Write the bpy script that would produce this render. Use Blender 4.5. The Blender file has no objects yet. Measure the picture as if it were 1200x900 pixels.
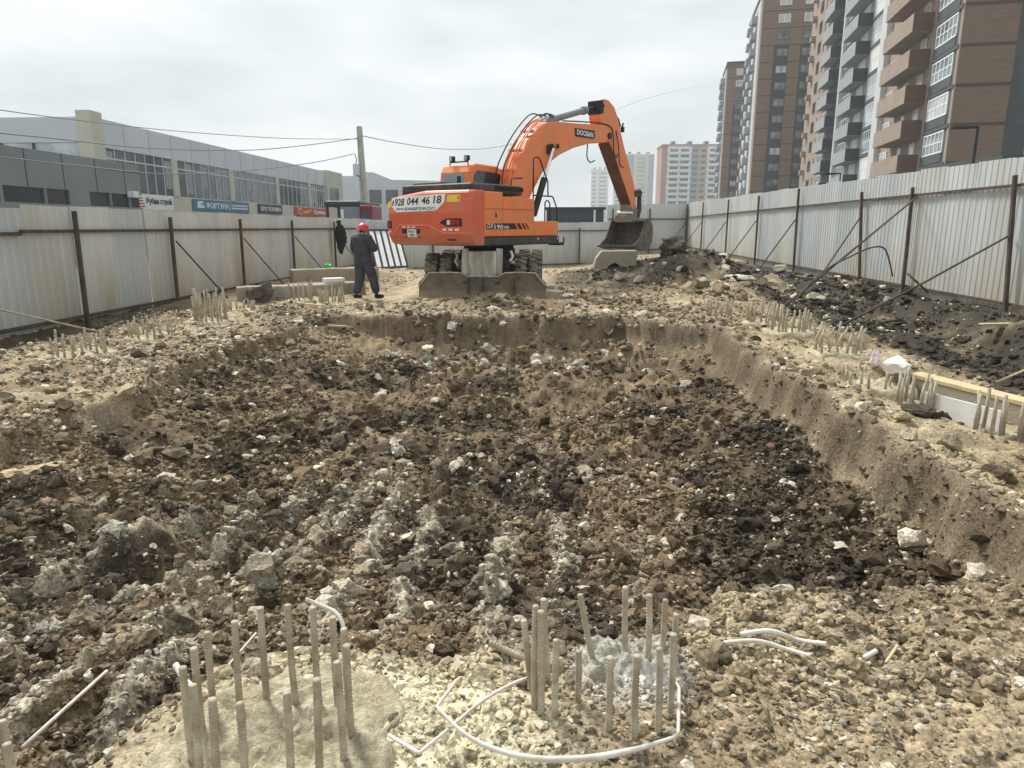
import bpy, math, random
import numpy as np
from mathutils import Vector, Matrix
random.seed(7); rng = np.random.default_rng(11)
SC = bpy.context.scene; COL = SC.collection
R = math.radians
# ------------------------------------------------------------------ camera
FPX, EYE = 820.0, 1.65
PITCH, YAW = math.atan(184/FPX), math.atan(36/FPX)
cam = bpy.data.cameras.new('camera'); camo = bpy.data.objects.new('camera', cam); COL.objects.link(camo)
camo.location = (0, 0, EYE); camo.rotation_euler = (math.pi/2-PITCH, 0, YAW)
cam.sensor_width = 36; cam.lens = 36*FPX/1200; cam.clip_start = .05; cam.clip_end = 3000
SC.camera = camo
CM = camo.rotation_euler.to_matrix()
def ray(px, py): return CM @ Vector(((px-600)/FPX, -(py-450)/FPX, -1))
def onZ(px, py, z=0.): d = ray(px, py); return Vector((0, 0, EYE)) + d*((z-EYE)/d.z)   # where a survey sight line meets a level
def onY(px, py, y): d = ray(px, py); return Vector((0, 0, EYE)) + d*(y/d.y)             # ... meets a distance ahead
def onX(px, py, x): d = ray(px, py); return Vector((0, 0, EYE)) + d*(x/d.x)
# ------------------------------------------------------------------ objects
WM = {}
def tag(o, label=None, cat=None, group=None, kind=None):
    if label: o['label'] = label
    if cat: o['category'] = cat
    if group: o['group'] = group
    if kind: o['kind'] = kind
    return o
def thing(name, label, cat, loc, rz=0., group=None):
    o = bpy.data.objects.new(name, None); COL.objects.link(o); o.empty_display_size = .2
    o.location = loc; o.rotation_euler = (0, 0, rz)
    WM[o.name] = Matrix.Translation(Vector(loc)) @ Matrix.Rotation(rz, 4, 'Z')
    return tag(o, label, cat, group)
SPLIT = {'pipe_clamp','hose','hydraulic_line','blade_arm','fender','handrail','stiffener','balcony','window_strip','lead_wire','step','red_bars','downpipe','facade_panel'}
class MB:
    def __init__(s, xf=None): s.v = []; s.f = []; s.mi = []; s.xf = xf
    def add(s, vs, fs, m=0):
        b = len(s.v)
        if s.xf: vs = [s.xf(Vector(p)) for p in vs]
        s.v += [tuple(p) for p in vs]; s.f += [[i+b for i in f] for f in fs]; s.mi += [m]*len(fs); return s
    def box(s, x0, x1, y0, y1, z0, z1, m=0):
        return s.add([(x0,y0,z0),(x1,y0,z0),(x1,y1,z0),(x0,y1,z0),(x0,y0,z1),(x1,y0,z1),(x1,y1,z1),(x0,y1,z1)],
                     [(0,3,2,1),(4,5,6,7),(0,1,5,4),(1,2,6,5),(2,3,7,6),(3,0,4,7)], m)
    def prism(s, poly, fn, t0, t1, m=0):
        n = len(poly)
        return s.add([fn(p, t0) for p in poly]+[fn(p, t1) for p in poly],
                     [list(range(n))[::-1], list(range(n, 2*n))]+[[i, (i+1) % n, n+(i+1) % n, n+i] for i in range(n)], m)
    def tube(s, pts, r, n=8, m=0, caps=True):
        pts = [Vector(p) for p in pts]; k = len(pts)
        rs = r if isinstance(r, (list, tuple)) else [r]*k
        vs = []; up = None
        for i, p in enumerate(pts):
            t = (pts[min(i+1, k-1)]-pts[max(i-1, 0)]).normalized()
            if up is None:
                up = Vector((0, 0, 1)) if abs(t.z) < .9 else Vector((1, 0, 0))
            a = t.cross(up).normalized(); b = a.cross(t).normalized(); up = b
            for j in range(n):
                q = 2*math.pi*j/n; vs.append(p+(a*math.cos(q)+b*math.sin(q))*rs[i])
        fs = [[i*n+j, i*n+(j+1) % n, (i+1)*n+(j+1) % n, (i+1)*n+j] for i in range(k-1) for j in range(n)]
        if caps: fs += [list(range(n))[::-1], [(k-1)*n+j for j in range(n)]]
        return s.add(vs, fs, m)
    def cyl(s, p0, p1, r, n=16, m=0): return s.tube([p0, p1], r, n, m)
    def build(s, name, mats, parent=None, loc=None, bevel=0., smooth=False, seg=2):
        if parent and name in SPLIT:      # pieces that do not touch become objects of their own
            r = list(range(len(s.v)))
            def find(a):
                while r[a] != a: r[a] = r[r[a]]; a = r[a]
                return a
            for f in s.f:
                for q in f[1:]: r[find(q)] = find(f[0])
            comp = {}
            for f, m_ in zip(s.f, s.mi): comp.setdefault(find(f[0]), []).append((f, m_))
            if len(comp) > 1:
                for fl in comp.values():
                    ids = sorted({i for f, _ in fl for i in f}); mp_ = {i: k for k, i in enumerate(ids)}; c = MB()
                    c.v = [s.v[i] for i in ids]; c.f = [[mp_[i] for i in f] for f, _ in fl]; c.mi = [m_ for _, m_ in fl]
                    o = c.build(name, mats, parent, loc, bevel, smooth, seg)
                return o
        me = bpy.data.meshes.new(name)
        W = WM[parent.name] if parent else Matrix.Translation(Vector(loc or (0, 0, 0)))
        inv = W.inverted()
        me.from_pydata([tuple(inv @ Vector(p)) for p in s.v], [], s.f)
        for m in (mats if isinstance(mats, (list, tuple)) else [mats]): me.materials.append(m)
        me.polygons.foreach_set('material_index', s.mi)
        if smooth: me.polygons.foreach_set('use_smooth', [True]*len(me.polygons))
        me.update()
        o = bpy.data.objects.new(name, me); COL.objects.link(o)
        if parent: o.parent = parent
        elif loc is not None: o.location = loc
        WM[o.name] = W
        if bevel:
            b = o.modifiers.new('bevel', 'BEVEL'); b.width = bevel; b.segments = seg; b.limit_method = 'ANGLE'; b.angle_limit = R(40)
        return o
def bez(pts, n=8):
    """smooth curve through points (Catmull-Rom)"""
    P = [Vector(p) for p in pts]; out = []
    for i in range(len(P)-1):
        a, b, c, d = P[max(i-1, 0)], P[i], P[i+1], P[min(i+2, len(P)-1)]
        for k in range(n):
            t = k/n; out.append(.5*((2*b)+(c-a)*t+(2*a-5*b+4*c-d)*t*t+(3*b-a-3*c+d)*t**3))
    out.append(P[-1]); return out
def text(mb, s, x0, x1, y0, y1, fn, m=0, fat=.0, shear=0.):
    """lettering fitted to a box; fn maps (x, y, t) to the place, t = thickness 0..1"""
    cu = bpy.data.curves.new('t', 'FONT'); cu.body = s; cu.size = 1; cu.extrude = .5; cu.resolution_u = 3; cu.offset = fat; cu.shear = shear
    o = bpy.data.objects.new('t', cu); me = bpy.data.meshes.new_from_object(o)
    V = [v.co.copy() for v in me.vertices]
    ax, bx = min(v.x for v in V), max(v.x for v in V); ay, by = min(v.y for v in V), max(v.y for v in V)
    mb.add([fn(x0+(v.x-ax)/(bx-ax)*(x1-x0), y0+(v.y-ay)/(by-ay)*(y1-y0), v.z+.5) for v in V], [list(p.vertices) for p in me.polygons], m)
    bpy.data.objects.remove(o); bpy.data.curves.remove(cu); bpy.data.meshes.remove(me)
# ------------------------------------------------------------------ materials
def mat(name, col, rough=.8, metal=0., var=.25, scale=3., bump=.0, bscale=40., dirt=None, dirtz=None, dscale=2., attr=False, spec=.3, dirtamt=.5, stretch=None):
    m = bpy.data.materials.new(name); m.use_nodes = True; nt = m.node_tree; N = nt.nodes; L = nt.links
    bs = N['Principled BSDF']; bs.inputs['Roughness'].default_value = rough; bs.inputs['Metallic'].default_value = metal
    bs.inputs['Specular IOR Level'].default_value = spec
    geo = N.new('ShaderNodeNewGeometry'); src = geo.outputs['Position']
    if stretch:
        vm = N.new('ShaderNodeVectorMath'); vm.operation = 'MULTIPLY'; vm.inputs[1].default_value = stretch; L.new(src, vm.inputs[0]); src2 = vm.outputs[0]
    else: src2 = src
    def noise(sc, det=6., s=None, rgh=.6):
        n = N.new('ShaderNodeTexNoise'); n.inputs['Scale'].default_value = sc; n.inputs['Detail'].default_value = det
        n.inputs['Roughness'].default_value = rgh; L.new(s or src2, n.inputs['Vector']); return n.outputs['Fac']
    def mr(a, b0, b1, c0, c1):
        n = N.new('ShaderNodeMapRange'); L.new(a, n.inputs[0])
        for i, v in enumerate((b0, b1, c0, c1)): n.inputs[i+1].default_value = v
        return n.outputs[0]
    if attr:
        at = N.new('ShaderNodeAttribute'); at.attribute_name = 'soil'; base = at.outputs['Color']
    else:
        rgb = N.new('ShaderNodeRGB'); rgb.outputs[0].default_value = (*col, 1); base = rgb.outputs[0]
    v = mr(noise(scale), .3, .7, 1-var, 1+var)
    mu = N.new('ShaderNodeVectorMath'); mu.operation = 'SCALE'; L.new(base, mu.inputs[0]); L.new(v, mu.inputs['Scale']); cur = mu.outputs[0]
    if attr:
        v2 = mr(noise(55., 3.), .3, .7, .5, 1.5)
        mu = N.new('ShaderNodeVectorMath'); mu.operation = 'SCALE'; L.new(cur, mu.inputs[0]); L.new(v2, mu.inputs['Scale']); cur = mu.outputs[0]
    if dirt:
        f = mr(noise(dscale, 8., None, .7), .5-.1, .5+.2, 0., dirtamt)
        if dirtz:   # splashed mud that thins out with height
            sx = N.new('ShaderNodeSeparateXYZ'); L.new(src, sx.inputs[0])
            g = mr(sx.outputs['Z'], dirtz[0], dirtz[1], .85, 0.)
            ad = N.new('ShaderNodeMath'); ad.operation = 'ADD'; ad.use_clamp = True; L.new(f, ad.inputs[0])
            mm = N.new('ShaderNodeMath'); mm.operation = 'MULTIPLY'; L.new(g, mm.inputs[0]); L.new(mr(noise(1.3, 5.), .3, .7, .3, 1.2), mm.inputs[1])
            L.new(mm.outputs[0], ad.inputs[1]); f = ad.outputs[0]
        mx = N.new('ShaderNodeMix'); mx.data_type = 'RGBA'; L.new(f, mx.inputs['Factor']); L.new(cur, mx.inputs['A']); mx.inputs['B'].default_value = (*dirt, 1); cur = mx.outputs['Result']
    L.new(cur, bs.inputs['Base Color'])
    if bump:
        b = N.new('ShaderNodeBump'); b.inputs['Strength'].default_value = bump; b.inputs['Distance'].default_value = .02
        L.new(noise(bscale, 5., src, .65), b.inputs['Height']); L.new(b.outputs[0], bs.inputs['Normal'])
    return m
M = {}
M['soil'] = mat('soil', (0,0,0), .93, attr=True, var=.35, scale=2.2, bump=.9, bscale=28, spec=.25)
M['stone'] = mat('stone', (0,0,0), .9, attr=True, var=.2, scale=9, bump=.7, bscale=45, spec=.25)
M['zinc'] = mat('zinc_sheet', (.58,.605,.60), .5, .15, var=.12, scale=1.1, stretch=(1,1,.25), dirt=(.42,.37,.27), dirtz=(-.1,1.35), dscale=1.2, dirtamt=.45)
M['zincB'] = mat('zinc_sheet_clean', (.52,.56,.575), .45, .2, var=.12, scale=1.1, stretch=(1,1,.25), dirt=(.42,.40,.33), dirtz=(-.2,1.0), dscale=1.2, dirtamt=.25)
M['rust'] = mat('rusty_steel', (.092,.07,.058), .85, .1, var=.4, scale=5, bump=.3)
M['dark'] = mat('dark_steel', (.03,.03,.032), .6, .3, var=.3, scale=5)
M['black'] = mat('black_plastic', (.035,.038,.042), .55, 0, var=.2, scale=6, dirt=(.2,.17,.13), dscale=4, dirtamt=.4)
M['orange'] = mat('orange_paint', (.84,.20,.035), .38, 0, var=.08, scale=2, dirt=(.48,.27,.15), dscale=2.5, dirtamt=.45, spec=.5)
M['red'] = mat('red_orange_paint', (.66,.10,.03), .42, 0, var=.08, scale=2, dirt=(.42,.24,.14), dirtz=(1.15,1.6), dscale=3, dirtamt=.35, spec=.5)
M['redl'] = mat('pale_red_edge', (.78,.2,.12), .45, 0, var=.1)
M['mud'] = mat('muddy_steel', (.22,.20,.16), .85, .1, var=.4, scale=4, bump=.4, bscale=30, dirt=(.30,.24,.16), dscale=5, dirtamt=.8)
M['bladem'] = mat('earthy_blade_steel', (.15,.125,.095), .85, .1, var=.45, scale=5, bump=.5, bscale=25, dirt=(.27,.21,.14), dirtz=(-.1,.5), dscale=4, dirtamt=.8)
M['bucketm'] = mat('dirty_bucket_steel', (.12,.112,.095), .8, .15, var=.5, scale=6, bump=.5, bscale=25, dirt=(.24,.21,.16), dscale=4, dirtamt=.7)
M['mudd'] = mat('dark_muddy_steel', (.055,.05,.045), .8, .2, var=.4, scale=4, bump=.3, dirt=(.2,.17,.12), dscale=5, dirtamt=.4)
M['palesteel'] = mat('worn_pale_steel', (.50,.49,.44), .7, .1, var=.3, scale=9, bump=.2, dirt=(.24,.18,.11), dscale=6, dirtamt=.9, stretch=(1,1,.2))
M['chrome'] = mat('polished_rod', (.75,.76,.78), .25, .8, var=.03)
M['tyre'] = mat('tyre_rubber', (.10,.085,.07), .9, 0, var=.4, scale=5, dirt=(.36,.31,.22), dscale=5, dirtamt=.8)
M['glassd'] = mat('dark_glass', (.03,.04,.045), .12, 0, var=.2, spec=.6)
M['glassl'] = mat('sky_glare_glass', (.50,.55,.57), .15, 0, var=.35, scale=.6, spec=.6)  # pale because the reflected sky is painted into the glass colour
M['glassm'] = mat('blue_grey_glass', (.17,.21,.23), .12, 0, var=.7, scale=.5, spec=.6)
M['white'] = mat('white_paint', (.80,.80,.78), .5, 0, var=.06, dirt=(.5,.45,.36), dscale=4, dirtamt=.3)
M['yellow'] = mat('yellow_label', (.8,.55,.06), .5, var=.05)
M['ink'] = mat('black_lettering', (.02,.02,.02), .5, var=.05)
M['inkblue'] = mat('blue_green_lettering', (.03,.09,.11), .5, var=.05)
M['lred'] = mat('red_lens', (.35,.03,.02), .2, var=.1)
M['lwhite'] = mat('clear_lens', (.8,.75,.72), .2, var=.1)
M['conc'] = mat('dusty_concrete', (.38,.34,.27), .92, var=.3, scale=3, bump=.6, bscale=30, dirt=(.2,.16,.11), dscale=3, dirtamt=.6)
M['mortar'] = mat('pale_mortar', (.62,.56,.40), .95, var=.35, scale=22, bump=1., bscale=70, dirt=(.33,.27,.17), dscale=9, dirtamt=.9)
M['glassh'] = mat('hall_glass', (.06,.08,.085), .12, 0, var=.8, scale=.45, spec=.6)
M['gravelh'] = mat('grey_gravel_concrete', (.58,.57,.50), .95, var=.5, scale=45, bump=1., bscale=60, dirt=(.33,.28,.2), dscale=9, dirtamt=.7)
M['rebar'] = mat('dusty_rebar', (.47,.43,.33), .85, .0, var=.25, scale=14, bump=.2, dirt=(.22,.15,.09), dscale=9, dirtamt=.8)
M['rodw'] = mat('whitish_rod', (.68,.66,.59), .6, 0, var=.12, dirt=(.36,.30,.21), dscale=9, dirtamt=.75)
M['wood'] = mat('pale_timber', (.52,.43,.25), .8, var=.2, scale=5, bump=.2)
M['cloth'] = mat('navy_work_cloth', (.055,.06,.075), .9, var=.45, scale=8, bump=.4, bscale=25)
M['boot'] = mat('black_leather', (.018,.015,.014), .7, var=.3)
M['skin'] = mat('skin', (.45,.25,.17), .6, var=.05)
M['helmet'] = mat('red_plastic', (.62,.03,.04), .35, var=.05, spec=.5)
M['blackc'] = mat('black_cloth', (.014,.014,.016), .95, var=.3, bump=.4)
M['brick'] = mat('brown_brick', (.21,.148,.108), .9, var=.15, scale=1.2, bump=.3, stretch=(1,1,6))
M['brickd'] = mat('dark_brown_brick', (.15,.085,.06), .9, var=.12, scale=1.2, stretch=(1,1,6))
M['tan'] = mat('tan_brick', (.32,.25,.20), .9, var=.14, scale=1.)
M['slate'] = mat('slate_grey_cladding', (.075,.085,.09), .7, var=.15, scale=1.)
M['lgrey'] = mat('light_grey_render', (.30,.33,.335), .8, var=.12, scale=1.)
M['silver'] = mat('silver_cladding', (.55,.57,.57), .5, .1, var=.08)
M['dslate'] = mat('dark_slate_panel', (.04,.045,.055), .6, var=.15)
M['band'] = mat('storey_band', (.10,.065,.05), .9, var=.1)
M['mgrey'] = mat('mall_grey_cladding', (.60,.63,.66), .6, var=.06, scale=.4)
M['ngrey'] = mat('dark_grey_composite', (.22,.245,.245), .6, var=.08, scale=.4)
M['seam'] = mat('panel_seam', (.05,.055,.055), .8, var=.1)
M['beige'] = mat('beige_render', (.56,.55,.44), .85, var=.08, scale=.6)
M['polec'] = mat('pole_concrete', (.42,.41,.36), .9, var=.2, scale=3)
M['wire'] = mat('cable_sheath', (.28,.28,.29), .7, var=.1)
M['blue'] = mat('blue_sign', (.04,.17,.30), .5, var=.06)
M['sred'] = mat('red_sign', (.50,.035,.02), .5, var=.06)
M['vred'] = mat('vehicle_red', (.17,.02,.022), .35, var=.1)
M['vdark'] = mat('vehicle_dark', (.035,.04,.045), .45, var=.1)
M['vgrey'] = mat('vehicle_grey', (.20,.23,.25), .4, var=.1)
M['cream'] = mat('cream_wall', (.68,.63,.44), .9, var=.08, scale=.1)
M['pink'] = mat('pinkish_brick', (.42,.24,.19), .9, var=.08, scale=.1)
M['ochre'] = mat('ochre_wall', (.52,.43,.28), .9, var=.08, scale=.1)
M['pale'] = mat('pale_wall', (.78,.78,.76), .9, var=.06, scale=.1)
M['bluegrey'] = mat('pale_blue_wall', (.35,.41,.46), .9, var=.08, scale=.1)
M['wgrey'] = mat('window_grey', (.13,.15,.17), .4, var=.3, scale=.3)
M['green'] = mat('green_plastic', (.05,.5,.1), .6, var=.1)
M['pinkp'] = mat('pink_plastic', (.70,.58,.60), .6, var=.3, scale=20)
M['corr'] = mat('dark_blue_container', (.04,.055,.075), .6, var=.1)
# ------------------------------------------------------------------ terrain
def S(t): t = np.clip(t, 0, 1); return t*t*(3-2*t)
def hsh(i, j, k=0):
    n = (i.astype(np.int64)*374761393 + j.astype(np.int64)*668265263 + k*2147483647) & 0xffffffff
    n = ((n ^ (n >> 13))*1274126177) & 0xffffffff
    return ((n ^ (n >> 16)) & 0xffffff)/float(0xffffff)
def vn(x, y, k=0):
    i, j = np.floor(x), np.floor(y); u, v = x-i, y-j; u = u*u*(3-2*u); v = v*v*(3-2*v)
    return (hsh(i,j,k)*(1-u)+hsh(i+1,j,k)*u)*(1-v)+(hsh(i,j+1,k)*(1-u)+hsh(i+1,j+1,k)*u)*v
def fbm(x, y, k=0, o=4):
    s = 0; a = .5
    for q in range(o): s = s+a*(vn(x, y, k+q)-.5); x = x*2.03+7.1; y = y*2.03+3.7; a *= .5
    return s
def lumps(x, y, cell, k):
    """rounded clods: highest of random domes in a jittered grid"""
    gx, gy = x/cell, y/cell; i, j = np.floor(gx), np.floor(gy); best = np.zeros_like(x)
    for a in (-1, 0, 1):
        for b in (-1, 0, 1):
            ii, jj = i+a, j+b
            cx, cy = ii+hsh(ii,jj,k), jj+hsh(ii,jj,k+1); r = .35+.5*hsh(ii,jj,k+2)
            dx, dy = gx-cx, gy-cy; th = hsh(ii,jj,k+3)*3.14; c, s = np.cos(th), np.sin(th)
            d2 = ((dx*c+dy*s)**2+((dy*c-dx*s)*1.5)**2)/(r*r)
            best = np.maximum(best, np.sqrt(np.clip(1-d2, 0, 1))*r*(.3+.7*hsh(ii,jj,k+4)))
    return best*cell
RIDGES = [[tuple(onZ(px, py, zz)[:2]) for px, py, zz in L_] for L_ in (((478,548,-.7),(435,630,-.65),(385,715,-.55),(335,800,-.35)), ((445,560,-.7),(335,655,-.6),(205,765,-.45),(85,875,-.3)),
  ((405,580,-.7),(255,675,-.55),(70,795,-.4),(-40,870,-.3)), ((505,600,-.7),(482,680,-.6),(440,770,-.4)), ((360,585,-.7),(190,670,-.55),(0,765,-.45),(-80,800,-.4)), ((597,610,-.7),(580,700,-.55),(566,780,-.35)), ((300,600,-.7),(120,670,-.6),(-40,730,-.5)), ((655,600,-.7),(668,680,-.6)))]
def streak(x, y):
    """tracks of the bucket teeth, fanning out towards the near side"""
    xr = (x+.3)/(1+.13*(8-y))+.05*fbm(x*1.5, y*1.1, 41)
    s = np.zeros_like(x)
    for pts in RIDGES:
        for (ax, ay), (bx, by) in zip(pts[:-1], pts[1:]):
            t = np.clip(((x-ax)*(bx-ax)+(y-ay)*(by-ay))/((bx-ax)**2+(by-ay)**2), 0, 1); s = np.maximum(s, np.exp(-(np.hypot(x-ax-t*(bx-ax)+.10*fbm(x*2.5, y*2.5, 41), y-ay-t*(by-ay))/.075)**2))
    return np.clip(s*(.62+2.2*fbm(x*6, y*6, 145))+.5*S(3.2*fbm(x*5, y*5, 146)-.25), 0, 1), xr
def streak_old(x, y):
    xr = x
    return S(.5+1.9*(vn(xr*7.5, y*.16, 141)-.5)+1.3*(vn(xr*17, y*.4, 143)-.5)+1.1*fbm(x*9, y*9, 145)), xr
def masks(x, y):
    wx = x+.55*fbm(x*.7, y*.7, 3)+.28*fbm(x*2.4, y*2.4, 5); wy = y+.8*fbm(x*.6, y*.6, 9)+.40*fbm(x*2.2, y*2.2, 8)
    wr = x+.18*fbm(x*.5, y*.7, 3)+.22*fbm(x*2.0, y*2.0, 5)+.06*fbm(x*7, y*7, 6)
    dl = wx+4.35; dr = 2.66-wr; df = 12.45-1.5*S((x-1.2)/1.5)-wy
    near = 2.12-.75*S((-1.1-x)/.6)+.75*S((x-.35)/.7)+.2*S((x-1.4)/1.)
    dn = wy-near
    return dl, dr, df, dn
def Hgt(x, y):
    x = np.asarray(x, float); y = np.asarray(y, float)
    dl, dr, df, dn = masks(x, y)
    fl = .36*S(dl/.18)+.64*S(dl/2.4); fr = .60*S(dr/.14)+.40*S(dr/1.3); ff = .58*S(df/.16)+.42*S(df/1.1); fn = .45*S(dn/.9)+.55*S(dn/(3.0-1.5*S((x-.3)/.8)))
    pit = fl*fr*ff*fn
    floor = .76-.22*np.exp(-((x-.2)**2/2.2+(y-10.6)**2/.8))-.18*np.exp(-((x+2.)**2/1.+(y-11.3)**2/.5))-.1*np.exp(-((x-1.6)**2/.5+(y-8)**2/6))
    z = -pit*floor
    bank = 1-np.clip(pit*1.4, 0, 1)
    # undulation of bank, mounded lips
    z = z+bank*.16*fbm(x*.8, y*.8, 21)+.24*fbm(x*1.7, y*1.7, 33)*(.35+pit)
    z = z+.07*np.exp(-(dr/.35)**2)*(dn > 0)*(y < 13)+.06*np.exp(-((df)/.5)**2)
    # trench on the right, rising to the fence foot
    tr = S((x-4.9)/.5)*S((8.3-x)/.9)*S((17-y)/4)*S((y-3)/2)
    z = z-tr*.62
    tr2 = S((x-5.2)/.8)*S((8.6-x)/.8)*S((y-13)/3)*S((30-y)/6); z = z-.25*tr2
    # trench by the left fence
    z = z-.22*S((x+8.4)/.3)*S((-7.1-x)/.4)*S((y-6)/2)*S((15-y)/3)
    # spoil heaps
    for cx, cy, rx, ry, h in ((4.6,22.,1.5,2.4,.72),(2.3,22.4,1.5,.9,.45),(3.7,20.2,.9,1.2,.55),(2.2,19.2,1.8,.8,.18),(6.2,24,1.5,2.5,.6),(.9,21,1.1,1.1,.3),(4.3,17,1.6,1.4,.32),(7.9,20,.8,3,.35),(2.2,15.2,1.2,.8,.12),
                              (-5.6,11.9,.7,.7,.10),(3.3,14.6,1.0,1.0,.18),(3.45,6.2,.35,.4,-.0),(3.1,5.6,.4,.4,.0),(6.6,13.0,.7,1.,.35),(-3.2,13.9,.8,.35,.1),(-.9,14.75,1.6,.4,.26)):
        z = z+h*np.exp(-((x-cx)/rx)**2-((y-cy)/ry)**2)
    # machine standing and walking ground is trodden flat
    fl1 = S((2.6-np.abs(x+1.9))/.8)*S((y-14.6)/.8)*S((26-y)/3); z = z*(1-fl1)+.06*fl1-.14*fl1*S((-3.0-x)/1.)
    fl2 = S((y-26)/8); z = z*(1-fl2)-.45*fl2*S((6-x)/5)*S((x+8.2)/3)+.2*fl2*S((x-6)/3)
    out = np.maximum(S((np.abs(x-.35)-9.2)/.8), S((y-46.5)/3)); rough = (1-out)*(1-.75*fl1)*(1-.6*fl2)
    # teeth marks left by the bucket run along the pit
    tm = S((dl-.6)/.6)*S((dr-1.6)/.8)*S((dn-.5)/.7)*S((10-y)/2.5)
    stv, xr = streak(x, y); z = z+tm*.10*(stv-.35)
    z = z-.10*np.clip(fbm(x*2.6, y*2.6, 47), 0, 1)*2*S(dl/.3)*S(dr/.3)*S(df/.3)*S(dn/.8)
    # clods
    lo = .35+.65*np.clip(pit*1.5, 0, 1); A = .55+.9*vn(x*.9, y*.9, 51)
    z = z+rough*(lumps(x, y, .36, 60)*.28*lo*A+lumps(x+5, y, .16, 70)*.62*lo*A+lumps(x+3, y+2, .10, 75)*.5*lo+lumps(x, y+9, .07, 80)*.6*(.5+.5*lo)+.05*fbm(x*9, y*9, 90, 4))
    # the bank is cut lower beside the formwork beam
    bx, by = 4.15+.33*(8.1-y)/2.8, y; k = S((.95-np.abs(x-(3.95+.22*(8.1-y))))/.4)*S((8.5-y)/.5)*S((y-4.4)/.5); z = z*(1-.8*k)-.24*k
    # flat footing under the near piles
    for cx, cy, r in ((-.84,1.9,.50),(.30,2.3,.52)):
        k = S((r*1.25-np.hypot(x-cx, y-cy))/(r*.3)); z = z*(1-.8*k)+.045*k
    return z*(1-out)-.12*out
def mixc(a, b, t): return a*(1-t[:, None])+b*t[:, None]
C_ = lambda *c: np.array(c, float)[None, :]
SAND, BROWN, DARK, GRAV, BLACK, UMB, PALE, ASPH = C_(.325,.265,.17), C_(.195,.143,.085), C_(.056,.042,.028), C_(.45,.40,.30), C_(.034,.029,.022), C_(.22,.165,.10), C_(.47,.41,.29), C_(.10,.10,.10)
def soil(x, y, fine=True):
    dl, dr, df, dn = masks(x, y)
    pit = S(dl/.3)*S(dr/.3)*S(df/.3)*S(dn/.6)
    c = mixc(UMB, SAND, S(.42+3.4*fbm(x*1.1, y*1.1, 101)+.8*fbm(x*4, y*4, 103)))
    c = mixc(c, PALE, S(-.5+3.5*fbm(x*2.1, y*2.1, 111))*.8)
    inside = mixc(DARK, BROWN, S(.5+2.4*fbm(x*1.3, y*1.3, 121)+1.2*fbm(x*5, y*5, 123)))
    # pale gravelly streaks
    st, xr = streak(x, y)
    reg = S((x+3.6+.4*S((4.5-y)/1.5))/1.2)*S((1.0-x)/.8)*S((8.6-y)/3.0)*(1-.97*np.exp(-((xr-.13)/.2)**2)*S((8-y)/1.5))*(1-.5*S((xr+.1)/.15))*S(.62+3*fbm(x*1.1, y*.8, 133))
    reg = np.maximum(reg*.95, .18*S((x-.2)/.5)*S((2.3-x)/.5)*S((7.5-y)/2)*S((y-3.2)/.5))
    inside = mixc(inside, GRAV, np.clip(np.maximum(reg, .8*(y < 8)*(x < .9))*1.1*st, 0, 1)*S((y-1.4)/.5))
    inside = mixc(inside, UMB, .55*S((y-9.5)/2.5)+.3*S((-2.8-x)/1.)*S((y-5)/2))
    inside = mixc(inside, DARK, .35*S((x-1.3)/.6)*S((9-y)/2)*S((y-3.)/.8))  # shade at the foot of the right wall, painted into the soil colour
    c = mixc(c, inside, pit)
    # cut faces of the pit walls are clayey
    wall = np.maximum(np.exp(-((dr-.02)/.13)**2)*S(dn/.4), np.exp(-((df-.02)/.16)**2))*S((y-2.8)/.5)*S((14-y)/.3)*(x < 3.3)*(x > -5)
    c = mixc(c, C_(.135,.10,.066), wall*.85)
    lip = np.exp(-((dr+.05)/.045)**2)*S((9.5-y)/1)*S((y-3.2)/.5)*S(.5+4*fbm(x*1.5, y*1.5, 191)); c = mixc(c, C_(.52,.46,.34), lip*.9)
    near = S((3.6-y)/.7)*(1-pit); c = mixc(c, C_(.34,.275,.18), near*.6*S(.75+1.5*fbm(x*2, y*2, 181)))
    yl = S(1.6-np.hypot(x+.55, (y-1.85))/.55); c = mixc(c, C_(.62,.56,.39), yl*.9); gy = S(1.7-np.hypot(x-.34, y-2.34)/.17); c = mixc(c, C_(.58,.57,.52), gy*.85)
    # black soil by the right fence and in spoil heaps
    bl = S((x-4.6+.8*fbm(x*.8, y*.8, 151))/.5)*S((34-y)/6)*S((9.4-x)/.3)
    bl = np.maximum(bl, .9*S(2.2*(1.25-np.hypot((x-2.4)/2.6, (y-20.8)/2.6)))*S(1.4+1.6*fbm(x*1.5, y*1.5, 155)))
    c = mixc(c, BLACK, bl*S(1.0+1.8*fbm(x*1.2, y*1.2, 161))*.96)
    bl2 = S((-6.7-x+.7*fbm(x, y, 171))/.5)*S((x+9)/.2)*S((18-y)/4)*S((y-6)/1); c = mixc(c, DARK, bl2*.75)
    wk = S((2.6-np.abs(x+1.9))/.8)*S((y-14.6)/.8)+S((y-25)/4); c = mixc(c, C_(.38,.31,.20), np.clip(wk, 0, 1)*.7*S((3.2-x)/1.5))
    out = np.maximum(S((np.abs(x-.35)-9.2)/.4), S((y-46.5)/1)); c = mixc(c, ASPH, out)
    return c
def grid_axis(segs):
    a = []
    for lo, hi, st in segs: a.append(np.arange(lo, hi, st))
    return np.concatenate(a+[[segs[-1][1]]])
xs = grid_axis([(-900,-100,80),(-100,-20,10),(-20,-9.6,.8),(-9.6,-4.6,.045),(-4.6,-2.,.026),(-2.,1.4,.017),(1.4,3.4,.026),(3.4,9.9,.045),(9.9,20,.8),(20,100,10),(100,900,80)])
ys = [-40., -20, -8, -3, -1, 0, .6]
y = 1.0
while y < 50: ys.append(y); y += max(.014, .0052*y)
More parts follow.
